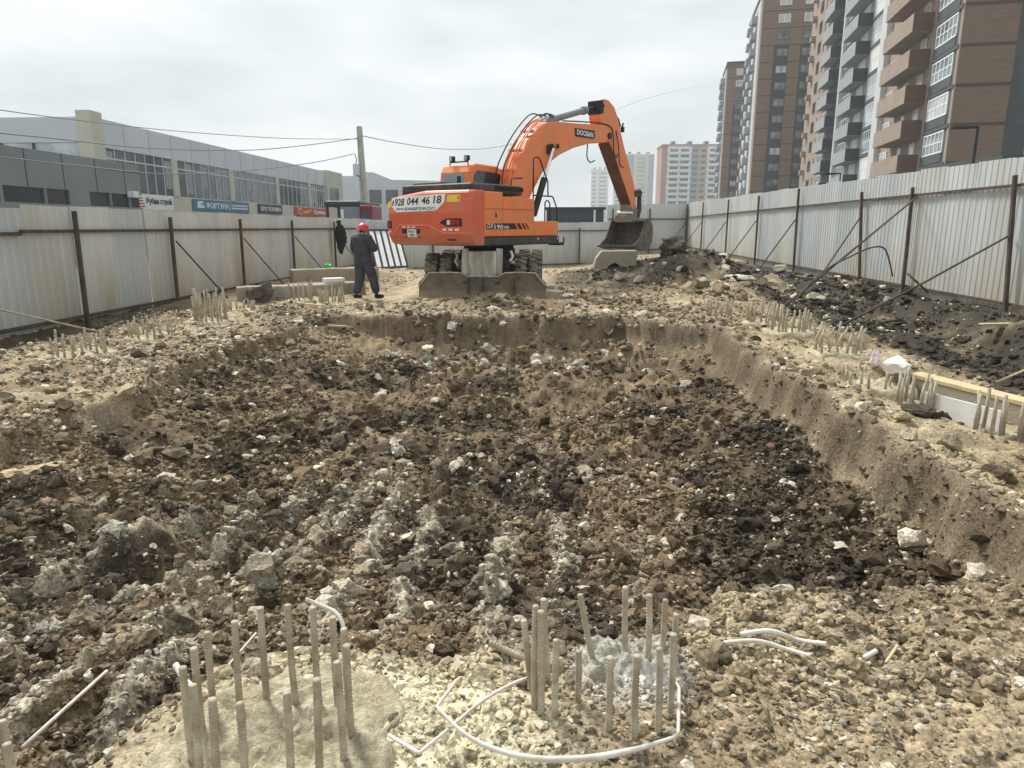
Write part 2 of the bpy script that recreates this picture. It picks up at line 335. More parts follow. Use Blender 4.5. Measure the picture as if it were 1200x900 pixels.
ys = np.array(ys+[55, 62, 72, 90, 120, 180, 280, 450, 700, 1100, 1800.])
X, Yg = np.meshgrid(xs, ys); nx, ny = len(xs), len(ys)
fx, fy = X.ravel(), Yg.ravel(); fz = Hgt(fx, fy)
def np_mesh(name, V, F, cols, m, loc=(0, 0, 0), smooth=True):
    me = bpy.data.meshes.new(name); k = F.shape[1]
    me.vertices.add(len(V)); me.vertices.foreach_set('co', (V-np.array(loc)).astype(np.float32).ravel())
    me.loops.add(F.size); me.loops.foreach_set('vertex_index', F.astype(np.int32).ravel())
    me.polygons.add(len(F)); me.polygons.foreach_set('loop_start', (np.arange(len(F))*k).astype(np.int32))
    me.polygons.foreach_set('use_smooth', np.full(len(F), smooth)); me.update(calc_edges=True)
    at = me.color_attributes.new('soil', 'FLOAT_COLOR', 'POINT')
    at.data.foreach_set('color', np.concatenate([cols, np.ones((len(cols), 1))], 1).astype(np.float32).ravel())
    me.materials.append(m); me.validate(); o = bpy.data.objects.new(name, me); COL.objects.link(o); o.location = loc; WM[o.name] = Matrix.Translation(Vector(loc)); return o
idx = np.arange(nx*ny).reshape(ny, nx)
F = np.stack([idx[:-1,:-1], idx[:-1,1:], idx[1:,1:], idx[1:,:-1]], -1).reshape(-1, 4)
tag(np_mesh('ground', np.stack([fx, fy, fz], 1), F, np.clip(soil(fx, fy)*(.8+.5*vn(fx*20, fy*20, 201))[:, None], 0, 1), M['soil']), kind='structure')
def hz(x, y): return float(Hgt(np.array([x]), np.array([y]))[0])
# ------------------------------------------------------------------ rubble
import bmesh
def ico(sub):
    bm = bmesh.new(); bmesh.ops.create_icosphere(bm, subdivisions=sub, radius=1)
    V = np.array([v.co[:] for v in bm.verts]); Fc = np.array([[v.index for v in f.verts] for f in bm.faces]); bm.free(); return V, Fc
def rock_var(sub, n):
    V, Fc = ico(sub); out = []
    for i in range(n):
        W = V.copy()
        for q in range(5+3*sub):   # chop flat facets
            d = rng.normal(size=3); d /= np.linalg.norm(d); h = rng.uniform(.45, .85); p = W@d; W -= np.clip(p-h, 0, None)[:, None]*d*.95
        W *= (1+.14*rng.normal(size=(len(W), 1))); out.append(W)
    return out, Fc
RV1, RF1 = rock_var(1, 14); RV2, RF2 = rock_var(2, 14); RV3, RF3 = rock_var(3, 10)
def rot_rand(n):
    q = rng.normal(size=(n, 4)); q /= np.linalg.norm(q, axis=1)[:, None]; a, b, c, d = q.T
    return np.stack([1-2*(c*c+d*d),2*(b*c-a*d),2*(b*d+a*c),2*(b*c+a*d),1-2*(b*b+d*d),2*(c*d-a*b),2*(b*d-a*c),2*(c*d+a*b),1-2*(b*b+c*c)],-1).reshape(n,3,3)
BV, BF, BC = [], [], []; off = 0
def scatter(n, x0, x1, y0, y1, smin, smax, var, pale=.12, accept=None, sink=.25, tint=.0):
    global off
    x = rng.uniform(x0, x1, n); y = rng.uniform(y0, y1, n)
    keep = rng.uniform(size=n) < np.clip(-.35+1.5*vn(x*1.1, y*1.1, 301)+.7*vn(x*4, y*4, 303), .05, 1)
    d_ = masks(x, y); keep &= ~((np.abs(d_[1]-.02) < .13) & (y > 3.2) & (y < 11) & (rng.uniform(size=n) < .8))
    if accept is not None: keep &= accept(x, y)
    for cx, cy, r in ((-.84,1.9,.34),): keep &= (np.hypot(x-cx, y-cy) > r) | (rng.uniform(size=n) < .4)
    x, y = x[keep], y[keep]; n = len(x)
    s = smin*(smax/smin)**(rng.uniform(size=n)**2.2)
    z = Hgt(x, y)+s*(rng.uniform(size=n)*.5-.1)*(1-sink)
    base = soil(x, y)*rng.uniform(.65, 1.5, (n, 1))
    pk = rng.uniform(size=n) < pale
    base[pk] = np.array([.54,.48,.37])*rng.uniform(.55, 1.25, (pk.sum(), 1))
    dk = rng.uniform(size=n) < .16; base[dk] *= .4
    st_, _ = streak(x, y); rg = (x > -3.3) & (x < 1.) & (y < 8.3) & (y > 2.3) & (st_ > .55) & (x < -.4) & (rng.uniform(size=n) < .35); base[rg] = np.array([.55,.51,.42])*rng.uniform(.5, 1.15, (rg.sum(), 1))
    rv, rf = var; k = len(rv[0]); P = np.stack(rv)[rng.integers(len(rv), size=n)]
    sc = s[:, None]*rng.uniform(.55, 1.1, (n, 3)); P = P*sc[:, None, :]
    P = np.einsum('nij,nkj->nki', rot_rand(n), P); P[:, :, 2] *= .75
    P += np.stack([x, y, z], 1)[:, None, :]
    BV.append(P.reshape(-1, 3)); BF.append((rf[None]+(np.arange(n)*k)[:, None, None]+off).reshape(-1, 3)); off += n*k
    BC.append(np.repeat(np.clip(base, 0, .85), k, 0))
inpit = lambda x, y: (x > -4.6) & (x < 2.7) & (y < 13.3)
notrod = lambda x, y: ~((np.abs(x+1.9) < 2.3) & (y > 14.9))
scatter(90000, -4.6, 2.7, 1.2, 6.0, .006, .032, (RV1, RF1), .20)
scatter(16000, -4.6, 2.7, 2.2, 7.0, .018, .045, (RV1, RF1), .07)
scatter(900, .16, .52, 2.15, 2.55, .007, .018, (RV2, RF2), .5)
scatter(9000, 1., 4.5, 1.5, 6.5, .006, .028, (RV1, RF1), .16)
scatter(15000, -4.6, 2.7, 2.2, 9.0, .022, .065, (RV2, RF2), .09)
scatter(15000, -4.6, 2.7, 5.0, 13.1, .018, .055, (RV1, RF1), .08)
scatter(2600, -4.4, 2.6, 3.2, 12.8, .05, .14, (RV2, RF2), .07)
scatter(900, -2.6, 2.0, 10.6, 13.1, .05, .17, (RV2, RF2), .4)
scatter(17000, -8.2, -4.0, 4.0, 14.0, .014, .065, (RV1, RF1), .40)
scatter(1100, -8.0, -4.2, 4.0, 14.0, .05, .12, (RV2, RF2), .45)
scatter(5000, -1.6, 1.2, 1.4, 3.6, .006, .022, (RV2, RF2), .3)
scatter(900, -3., 2.5, 13.0, 14.9, .04, .13, (RV2, RF2), .2)
scatter(260, 2.5, 3.1, 2.6, 12.5, .05, .14, (RV2, RF2), .1)
scatter(10000, 2.4, 9., 4.0, 16.0, .014, .055, (RV1, RF1), .12)
scatter(700, 2.4, 9., 4.5, 16.0, .05, .13, (RV2, RF2), .15)
scatter(13000, -6, 8.9, 12.7, 24.0, .02, .07, (RV1, RF1), .15, notrod)
scatter(900, -4, 8.6, 12.9, 25.0, .06, .17, (RV2, RF2), .25, notrod)
scatter(350, 3., 8.6, 15., 27.0, .1, .3, (RV2, RF2), .35, notrod)
scatter(2200, 4.7, 8.8, 6.5, 20, .035, .13, (RV2, RF2), .08)
scatter(2500, -8, 9, 24, 44.0, .03, .10, (RV1, RF1), .2)
tag(np_mesh('rubble', np.concatenate(BV), np.concatenate(BF), np.concatenate(BC), M['stone'], smooth=False), 'loose clods, pebbles and broken stone strewn over the whole pit and its banks', 'rubble', kind='stuff')
def rock(name, label, px, py, zz, size, col, seed, group=None, cat='stone', loc=None, dz=.0):
    p = Vector(loc) if loc else onZ(px, py, zz); p.z = hz(p.x, p.y)+dz
    g = np.random.default_rng(seed); V = RV3[seed % 10].copy(); a = g.uniform(0, 6.28); c, s = math.cos(a), math.sin(a)
    V = V*np.array(size); V = V@np.array([[c, s, 0], [-s, c, 0], [0, 0, 1]])
    V[:, 2] += size[2]*.45
    cols = np.clip(np.array(col)[None]*(1+.12*g.normal(size=(len(V), 1))), 0, .85)
    o = np_mesh(name, V+np.array(p), RF3, cols, M['stone'], loc=tuple(p), smooth=False)
    return tag(o, label, cat, group)
PW, TN, CG = (.62,.58,.47), (.42,.32,.20), (.33,.30,.25)
rock('stone', 'large pale block of stone standing out in the middle of the pit floor', 468, 538, -.7, (.11,.09,.11), PW, 1)
rock('stone', 'flat whitish slab of stone right of the pale block in the pit middle', 603, 547, -.7, (.13,.08,.035), PW, 2)
rock('stone', 'flat tan slab lying on the pit floor near the left edge', 42, 602, -.6, (.26,.17,.03), TN, 3)
rock('stone', 'pinkish rounded stone just below the flat tan slab at left', 65, 632, -.6, (.1,.08,.05), (.30,.2,.14), 4)
rock('stone', 'tan boulder on the left bank by the pale gravel', 22, 490, 0, (.13,.10,.08), TN, 5)
rock('stone', 'rounded tan stone just behind the two thin pipe pieces', 872, 752, -.1, (.05,.035,.045), TN, 6)
rock('stone', 'small white stone beside the rounded tan one', 878, 762, -.1, (.032,.02,.015), PW, 7)
rock('stone', 'pale stone cut by the right edge of the picture, near the front', 1196, 812, 0, (.03,.025,.035), PW, 8)
rock('stone', 'reddish brick-like lump at the foot of the right pit wall', 902, 552, -.7, (.09,.07,.06), (.24,.12,.08), 9)
rock('concrete_chunk', 'upright pale concrete chunk at left end of the far rubble row', 503, 428, -.6, (.16,.10,.17), CG, 10, cat='concrete chunk')
rock('concrete_chunk', 'two-toned round boulder on top of the far rubble row', 531, 410, -.5, (.14,.12,.11), (.5,.46,.38), 11, cat='concrete chunk')
rock('concrete_chunk', 'low rounded boulder right of the two-toned one in far rubble', 550, 424, -.6, (.15,.1,.10), (.44,.40,.32), 12, cat='concrete chunk')
rock('concrete_chunk', 'flat concrete plate with dark shadow under its edge, far end of pit', 606, 433, -.6, (.24,.14,.04), CG, 13, cat='concrete chunk')
rock('concrete_chunk', 'tilted square concrete chunk in far rubble right of centre', 647, 436, -.6, (.14,.10,.10), (.42,.37,.28), 14, cat='concrete chunk')
rock('stone', 'round grey boulder at the foot of the dark soil heap under the bucket', 0, 0, 0, (.22,.2,.2), (.36,.33,.28), 15, loc=(2.05,19.2,0))
rock('stone', 'smaller round boulder right of the round grey one below the bucket', 0, 0, 0, (.16,.15,.13), (.40,.36,.30), 16, loc=(2.55,18.9,0))
rock('concrete_chunk', 'large pale slab leaning on the right bank near the fence', 0, 0, 0, (.55,.22,.35), (.46,.39,.26), 17, cat='concrete slab', loc=(5.55,17.2,0))
rock('concrete_chunk', 'long narrow pale slab lying on the spoil heap at right', 0, 0, 0, (.6,.18,.12), (.5,.46,.38), 18, cat='concrete slab', loc=(5.2,19.3,0))
rock('boulder', 'big brown clay boulder in the spoil heap right of the bucket', 0, 0, 0, (.6,.5,.42), (.12,.095,.07), 19, cat='boulder', loc=(3.75,21.,0))
rock('boulder', 'large dark boulder beside the left end of the concrete blocks', 0, 0, 0, (.42,.35,.28), (.12,.1,.08), 20, cat='boulder', loc=(-6.2,15.1,0))
rock('boulder', 'dark muddy lump in front of the white board on right bank', 0, 0, 0, (.16,.13,.11), (.08,.06,.045), 21, cat='clod', loc=(3.62,6.35,0))
rock('boulder', 'dark flat clod right of the rebar stub cluster on right bank', 0, 0, 0, (.2,.1,.07), (.07,.055,.04), 22, cat='clod', loc=(3.3,6.1,0))
# ------------------------------------------------------------------ piles with reinforcing bars
def bar(mb, p0, p1, r, detail):
    p0, p1 = Vector(p0), Vector(p1); L = (p1-p0).length
    if not detail: mb.tube([p0, p1], r, 6); return
    n = int(L/.0042); pts = [p0.lerp(p1, i/n) for i in range(n+1)]
    w = Vector((random.uniform(-1,1), random.uniform(-1,1), 0))*.004
    pts = [p+w*math.sin(i/n*3.1) for i, p in enumerate(pts)]
    rs = [r*(1.04 if i % 3 == 0 else .84) for i in range(n+1)]; rs[-1] = r*.93
    mb.tube(pts, rs, 10)
def pile_thing(label, c, group=None):
    return thing('concrete_pile', label, 'pile', c, 0, group)
def head(t, cx, cy, r, z, seed, m='mortar'):
    g = np.random.default_rng(seed); mb = MB(); n = 90 if seed < 20 else 30; rings = [(1.08,-.35),(1.06,-.05)]+[(1-.035*i,.0+.012*min(1, i/4)) for i in range(0, 28)]; vs = []
    ph = g.uniform(0, 6, 4)
    for q, h in rings:
        a = 2*np.pi*np.arange(n)/n; rr = r*q*(1+.07*np.sin(2*a+ph[0])+.06*np.sin(3*a+ph[1])+.05*np.sin(7*a+ph[2])+.04*np.sin(13*a+ph[3])); PX, PY = cx+rr*np.cos(a), cy+rr*np.sin(a)
        dz_ = .09*fbm(PX*9, PY*9, seed)+.09*fbm(PX*30, PY*30, seed)-.03*np.clip(fbm(PX*22, PY*22, seed+5)-.12, 0, 1)*8*.3 if q < 1 else PX*0
        for j in range(n):
            px, py = PX[j], PY[j]
            vs.append((px, py, z+h+dz_[j]))
    k = len(rings); fs = [[i*n+j, i*n+(j+1) % n, (i+1)*n+(j+1) % n, (i+1)*n+j] for i in range(k-1) for j in range(n)]+[[(k-1)*n+j for j in range(n)]]
    mb.add(vs, fs); return mb.build('pile_head', M[m], t, smooth=True)
def barpx(t, top, base, r=.0122, z0=.06):
    b = onZ(*base, z0); q = onY(*top, b.y+.0); d = (q-b); b2 = b-d.normalized()*.06
    mb = MB(); bar(mb, b2, q, r, True); mb.build('rebar', M['rebar'], t, smooth=True)
tA = pile_thing('pile with a ring of tall upright bars on pale yellow concrete, front left', (-.86,1.88,0))
head(tA, -.80, 1.86, .38, .07, 5)
for tp, bs in (((243,741),(252,842)),((275,728),(281,829)),((305,712),(313,829)),((337,709),(347,824)),((367,712),(375,827)),((390,723),(398,838)),((403,737),(410,856)),((406,756),(414,877)),
               ((395,776),(403,900)),((371,796),(375,925)),((336,812),(341,936)),((281,824),(288,940)),((249,819),(258,935)),((227,760),(238,868)),((214,782),(226,892)),((226,803),(235,915))): barpx(tA, tp, bs)
mb = MB(); y0 = 2.22; mb.tube(bez([onY(358,702,y0), onY(372,708,y0), onY(392,717,y0-.02), onY(401,730,y0-.05), onY(405,748,y0-.08)], 10), .0075, 8); mb.build('bent_tie_bar', M['rodw'], tA, smooth=True)
mb = MB(); mb.tube(bez([onY(206,779,1.9), onY(216,796,1.85), onY(226,806,1.8)], 8), .010, 8); mb.build('bent_tie_bar', M['rodw'], tA, smooth=True)
tB = pile_thing('pile with leaning and bent bars around grey gravelly concrete, front centre right', (.28,2.28,0))
head(tB, .34, 2.34, .17, .06, 8, 'gravelh')
rg_ = np.random.default_rng(5)
for tp, bs in (((614,727),(622,803)),((628,710),(627,823)),((634,716),(634,830)),((637,702),(642,793)),((652,750),(650,833)),((678,763),(677,817)),((680,697),(695,772)),((733,688),(732,770)),
               ((715,770),(713,850)),((761,697),(758,775)),((780,703),(777,767)),((793,720),(789,782)),((747,768),(744,862)),((773,760),(771,853)),((789,743),(785,833))): barpx(tB, tp, bs, .0122)
mb = MB(); b = onZ(622,776,.05); q = onY(573,753,b.y+.04); bar(mb, b, q, .0145, True); mb.build('rebar', M['rebar'], tB, smooth=True)
tC = pile_thing('pile whose bars are cut off by the bottom left corner of the picture', (-1.62,1.62,0))
head(tC, -1.66, 1.50, .17, .02, 9)
for tp, bs in (((2,845),(16,930)),((-14,850),(0,940)),((8,872),(22,960))): barpx(tC, tp, bs)
PL = [('pile with a fan of thin upright bars on the left bank below the fence brace', -5.68,11.7,.30,13,.52,.0),
      ('pile with short worn bars at the foot of the leaning rod on the left bank', -5.95,10.3,.30,11,.28,.0),
      ('pile with stubby bars beside the concrete strip on the left bank', -6.2,9.0,.34,12,.30,.0),
      ('pile with bars poking out below the near concrete block, by the walking man', -4.55,15.0,.28,12,.36,.0),
      ('pile with bars in front of the gap between the concrete blocks', -5.35,15.35,.26,10,.42,.0),
      ('pile with short bent bars left of the dark boulder on the left bank', -6.0,13.6,.32,11,.26,.0),
      ('small pile with short bars nearest the far end of the right bank', 3.2,12.9,.24,9,.34,.0),
      ('pile with crowded bars at the foot of the long rod, right bank', 3.75,12.0,.32,16,.34,.0),
      ('pile with even short bars between two others in the right bank row', 3.80,10.9,.30,14,.34,.0),
      ('pile with spread and leaning bars where the black soil begins, right bank', 3.95,9.35,.32,13,.36,.0),
      ('pile with broken stubby bars and rough pale concrete left of the plastic bag', 3.85,8.1,.34,13,.20,.0),
      ('pile with thick tall bars just left of the white board', 3.72,6.95,.17,8,.36,.0),
      ('pile with bars standing in front of the right half of the white board', 3.86,5.98,.13,7,.36,.02),
      ('pile with bars at the right edge of the picture by the timber beam', 4.08,5.72,.13,7,.36,.0)]
for k, (lb, cx, cy, r, n, h, dz) in enumerate(PL):
    z = max(hz(cx, cy), -.12)+dz; t = pile_thing(lb, (cx, cy, z), 'bored pile heads around the pit')
    head(t, cx, cy, r+.07, z, 30+k, 'mortar' if k < 11 else 'conc')
    n = int(n*1.4)
    for i in range(n):
        a = 2*math.pi*(i+random.uniform(-.25,.25))/n; rr = r*random.uniform(.75,1.05); x, y = cx+rr*math.cos(a), cy+rr*math.sin(a); hh = h*random.uniform(.7,1.1)
        ln = .018 if k != 9 else .09
        mb = MB(); mb.tube([(x, y, z-.05), (x+random.uniform(-ln,ln)*.5, y+random.uniform(-ln,ln)*.4, z+hh*.5), (x+random.uniform(-ln,ln), y+random.uniform(-ln,ln)*.5, z+hh)], [.0165,.016,.014], 7)
        mb.build('rebar', M['rebar'], t, smooth=True)
# ------------------------------------------------------------------ loose rods
def rod(name, label, pts, r, m='rodw', cat='rod', n=8, sm=True):
    p0 = Vector(pts[0]); o = MB().tube(bez(pts, n) if sm else pts, r, 8).build(name, M[m], None, tuple(p0), smooth=True); return tag(o, label, cat)
zz = .085
A_ = [onZ(455,861,zz), onZ(488,881,zz)]+bez([onZ(492,882,zz), onZ(525,855,zz), onZ(562,824,zz), onZ(595,804,zz), onZ(622,793,zz), onZ(650,783,.01), onZ(700,772,-.02), onZ(755,776,-.02), onZ(785,792,.01), onZ(796,806,zz+.02)], 8)+[onZ(795,858,zz)]+bez([onZ(790,864,zz), onZ(745,878,zz), onZ(690,888,zz), onZ(630,889,zz), onZ(580,878,zz+.01), onZ(545,860,zz+.03), onZ(516,833,zz+.03)], 8)+[onZ(512,828,zz+.02), onZ(535,797,zz)]
k_ = len(A_); tag(MB().tube(A_, [.006+.004*S(np.array([(i/k_-.6)/.1]))[0]*S(np.array([(.97-i/k_)/.2]))[0] for i in range(k_)], 8).build('bent_rod', M['rodw'], None, tuple(A_[0]), smooth=True), 'white rod bent into a loop around the front centre pile', 'rod')
def gp(px, py, z, up=.02): p = onZ(px, py, z); p.z = hz(p.x, p.y)+up; return p
rod('thin_stick', 'dry pale stick lying on the dark soil at the lower left', [gp(22,850,-.15,.05), gp(123,772,-.3,.09)], .008, 'rodw', 'stick', sm=False)
rod('wire_rod', 'thin pale wire leaning behind the front left pile bars', [onZ(238,815,-.02), onY(262,786,2.55), onY(300,742,2.8)], .005, 'rodw')
rod('pipe_piece', 'upper of two pale curved pipe pieces on the front right bank', [gp(866,769,-.02,.03), gp(900,768,-.02,.035), gp(935,769,-.02,.035), gp(966,778,-.02,.03)], .010, 'rodw', 'pipe')
rod('pipe_piece', 'lower of two pale curved pipe pieces on the front right bank', [gp(847,775,0,.03), gp(885,775,0,.035), gp(920,777,0,.03), gp(948,786,0,.03)], .009, 'rodw', 'pipe')
rod('pipe_piece', 'short white stub of pipe right of the two curved pieces', [gp(1011,782,0,.02), gp(1025,778,0,.02)], .009, 'rodw', 'pipe')
rod('stick_piece', 'short pale stick right of the white pipe stub', [gp(1037,784,0,.01), gp(1050,769,0,.03)], .006, 'wood', 'stick')
rod('leaning_rod', 'long pale rod leaning from the left bank out of the picture', [onZ(125,391,-.03), (-7.98,7.9,1.07)], .014, 'rebar', sm=False)
rod('steel_prop', 'long thin steel prop from the right bank up to the leaning fence post', [(3.85,12.3,0.02), (6.4,15.0,1.2), (8.93,17.75,2.35)], .022, 'rust', 'prop', sm=False)
rod('steel_prop', 'long steel prop ending low by the black trench, right side', [(4.35,11.0,0.0), (6.6,12.5,.72), (8.93,14.1,1.5)], .020, 'rust', 'prop', sm=False)
rod('bent_bar', 'bent brown bar hooked over beside the long prop at right', [(3.95,12.0,0.05), onY(960,322,13.2), onY(1000,299,13.8), onY(1022,290,14.1), onY(1036,291,14.2), onY(1042,305,14.2), onY(1046,324,14.2)], .016, 'rust', 'bar')
rod('short_bar', 'short dark bar crossing the lower prop in front of the fence', [onY(1063,320,12.9), onY(1088,343,12.75)], .02, 'rust', 'bar', sm=False)
rod('stick_piece', 'pale stick entering from the right edge above the timber beam', [onY(1168,448,7.9), onY(1205,432,7.9), onY(1260,405,7.9)], .013, 'wood', 'stick', sm=False)
# ------------------------------------------------------------------ fences
def sheet(mb, p, q, z0a, z1a, z0b, z1b, nrm, per=.19, dep=.013):
    """profiled sheet between p and q (xy), trapezoid ribs; nrm = direction of ribs"""
    p, q, nrm = Vector((*p, 0)), Vector((*q, 0)), Vector((*nrm, 0)); L = (q-p).length; n = max(1, round(L/per)); prof = []
    for i in range(n):
        for a, d in ((0., 0), (.34, 0), (.46, 1), (.88, 1)): prof.append(((i+a)/n, d))
    prof.append((1., 0)); vs = []
    for a, d in prof:
        b = p.lerp(q, a)+nrm*(d*dep); vs += [(b.x, b.y, z0a+(z0b-z0a)*a), (b.x, b.y, z1a+(z1b-z1a)*a)]
    b = p; th = nrm*.0012; k = len(vs); vs += [(v[0]-th.x, v[1]-th.y, v[2]) for v in vs]
    fs = []
    for i in range(len(prof)-1): fs += [(2*i, 2*i+2, 2*i+3, 2*i+1), (k+2*i, k+2*i+1, k+2*i+3, k+2*i+2), (2*i+1, 2*i+3, k+2*i+3, k+2*i+1)]
    mb.add(vs, fs)
def fence(label, A, B, nrm, z0, z1, mtl, w=1.15, wob=.02, drop=None):
    t = thing('sheet_metal_fence', label, 'fence', (A[0], A[1], z0[0])); A, B = Vector((*A, 0)), Vector((*B, 0)); L = (B-A).length; n = round(L/w)
    for i in range(n):
        a, b = i/n, (i+1)/n; pa, pb = A.lerp(B, a), A.lerp(B, b); o = random.uniform(-.012,.012)
        za, zb = z0[0]+(z0[1]-z0[0])*a, z0[0]+(z0[1]-z0[0])*b; ta, tb = z1[0]+(z1[1]-z1[0])*a, z1[0]+(z1[1]-z1[0])*b
        e = random.uniform(-wob, wob); e2 = e+random.uniform(-wob, wob)*.5
        if drop and drop[0] <= i < drop[1]: e -= .06; e2 -= .06
        nx_, ny_ = nrm; mb = MB(); sheet(mb, (pa.x+nx_*o, pa.y+ny_*o), (pb.x+nx_*o, pb.y+ny_*o), za, ta+e, zb, tb+e2, nrm); mb.build('sheet', M[mtl if random.random() < .7 else 'zincB'], t)
    return t
def ibar(t, name, p, q, s, m='rust'):
    p, q = Vector(p), Vector(q); d = (q-p).normalized(); up = Vector((0, 0, 1)) if abs(d.z) < .9 else Vector((0, 1, 0)); a = d.cross(up).normalized()*s/2; b = a.cross(d).normalized()*s/2
    mb = MB(); mb.add([p-a-b, p+a-b, p+a+b, p-a+b, q-a-b, q+a-b, q+a+b, q-a+b], [(0,3,2,1),(4,5,6,7),(0,1,5,4),(1,2,6,5),(2,3,7,6),(3,0,4,7)]); return mb.build(name, M[m], t)
XL = -8.3
t = fence('weathered grey sheet metal fence along the left side, yellow with dust at its foot', (XL,3.), (XL,41.2), (1,0), (-.08,-.35), (2.0,2.0), 'zinc', drop=(0,7))
for a, b, dz in ((3., 10.95, -.035), (10.95, 24, 0), (24, 41, 0)): ibar(t, 'rail', (XL+.06, a, 1.58+dz), (XL+.06, b, 1.58+dz), .055)
for a, b in ((3., 12.), (12., 24.), (24, 41)): ibar(t, 'rail', (XL+.06, a, .13-.004*a), (XL+.06, b, .13-.004*b), .055)
for y, ln in ((5.6,0),(8.9,.05),(12.2,.0),(15.4,.0),(19.0,.02),(23.0,0),(27.7,0),(32.2,0),(36.8,0)):
    top = 1.92 if y < 14 else 1.86
    ibar(t, 'post', (XL+.13, y-.04, -.5), (XL+.13, y+ln, top), .062)
    if y > 14: ibar(t, 'brace', (XL+.18, y+.05, 1.35), (XL+1.15, y+.35, .0), .03, 'dark')
XR = 9.0
t = fence('tall light grey sheet metal fence leaning along the right side below the towers', (XR,3.), (XR,45.3), (-1,0), (-.2,.28), (2.88,3.12), 'zinc')
for a, b in ((3., 20.7), (20.7, 45.2)):
    f = lambda y: 2.42-.006*(y-14)
    ibar(t, 'rail', (XR-.06, a, f(a)), (XR-.06, b, f(b)), .055)
for a, b in ((3., 20.6), (20.6, 45.2)):
    f = lambda y: .20+.008*(y-14)
    ibar(t, 'rail', (XR-.06, a, f(a)), (XR-.06, b, f(b)), .055)
for y, ln, top in ((6.5,.2,2.5),(10.3,.3,2.6),(13.75,.38,2.6),(17.75,.12,2.58),(20.1,.55,2.6),(25.5,.16,2.95),(30.2,.08,2.9),(35.1,.05,2.93),(40.6,.02,3.0),(45.0,.05,3.05)):
    ibar(t, 'post', (XR-.13, y, -.5), (XR-.13, y+ln, top), .066)
    if y > 18: ibar(t, 'brace', (XR-.18, y+ln*.7, 1.9), (XR-1.35, y-.15, .25), .032, 'dark')
t = fence('grey sheet metal fence closing the far end of the site on its left half', (XL+.1,33.), (3.9,41.2), (.55,-.83), (-.50,-.5), (1.85,1.92), 'zincB')
ibar(t, 'rail', (XL+.15,32.92,1.42), (3.95,41.1,1.45), .06); ibar(t, 'rail', (XL+.15,32.92,-.3), (3.95,41.1,-.35), .06)
for x in (-7.2,-5.4,-1.7,2.): ibar(t, 'post', (x,32.85+(x-XL-.1)*.672,-.8), (x,32.85+(x-XL-.1)*.672,1.6), .08)
t = fence('grey sheet metal fence closing the far end behind the digging bucket', (3.95,45.0), (9.0,45.3), (0,-1), (-.5,.2), (3.0,3.06), 'zincB')
ibar(t, 'rail', (4.,44.92,2.12), (8.95,45.2,2.14), .06); ibar(t, 'rail', (4.,44.92,.1), (8.95,45.2,.4), .06)
for x in (4.3,6.6,8.9): ibar(t, 'post', (x,44.85+.06*(x-4),-.6), (x,44.85+.06*(x-4),2.75), .08)
# white kick board strip along the left fence foot
# ------------------------------------------------------------------ concrete blocks, panel stack and site bits
def cblock(label, x0, y0, ang, L, w, h, z=None, seed=0, m='conc'):
    z = hz(x0, y0)-.08 if z is None else z; t = Matrix.Translation(Vector((x0, y0, z))) @ Matrix.Rotation(ang, 4, 'Z'); g = random.Random(seed)
    me = MB(lambda v: t @ v); n = 10; poly = []
    vs = []; fs = []
    for i in range(n+1):
        x = L*i/n; e = lambda: g.uniform(-.012,.012)
        vs += [(x, e(), 0), (x, w+e(), 0), (x, w+e(), h+e()), (x, e(), h+e())]
    for i in range(n): a = 4*i; fs += [(a+j, a+4+j, a+4+(j+1) % 4, a+(j+1) % 4) for j in range(4)]
    fs += [(0,1,2,3), (4*n+3,4*n+2,4*n+1,4*n)]
    me.add(vs, fs); o = me.build('concrete_block', M[m], None, (x0, y0, z), bevel=.02, seg=1); return tag(o, label, 'concrete block', 'long concrete foundation blocks by the left fence')
cblock('broken concrete block with a dark muddy end, leftmost of the row', -6.75,15.2, R(22), 1.1,.45,.42, seed=1)
cblock('long pale concrete block just left of the walking man', -5.95,15.95, R(40), 2.05,.5,.46, z=-.14, seed=2)
cblock('concrete block standing farther back by the fence, green scrap on it', -7.35,20.5, R(30), 2.6,.6,.52, z=-.1, seed=3)
def crumple(name, label, cat, c, r, m, seed, fl=.6):
    g = np.random.default_rng(seed); V, Fc = ico(2); V = V*(1+.45*g.normal(size=(len(V), 1)).clip(-1, 1))*np.array([r, r, r*fl])
    mb = MB(); mb.add([Vector(v)+Vector(c) for v in V], [list(f) for f in Fc]); return tag(mb.build(name, M[m], None, c), label, cat)
crumple('plastic_scrap', 'green plastic scrap on top of the far concrete block', 'scrap', (-6.55,21.3,.50), .10, 'green', 4)
mb = MB(); mb.box(-.24,.24,-.14,.14,0,.11); q = Matrix.Translation(Vector((-5.1,17.0,.33))) @ Matrix.Rotation(R(35), 4, 'Z'); mb.v = [tuple(q @ Vector(v)) for v in mb.v]
tag(mb.build('foam_block', M['white'], None, (-5.1,17.0,.33), bevel=.015), 'small white foam block on top of the long concrete block', 'block')
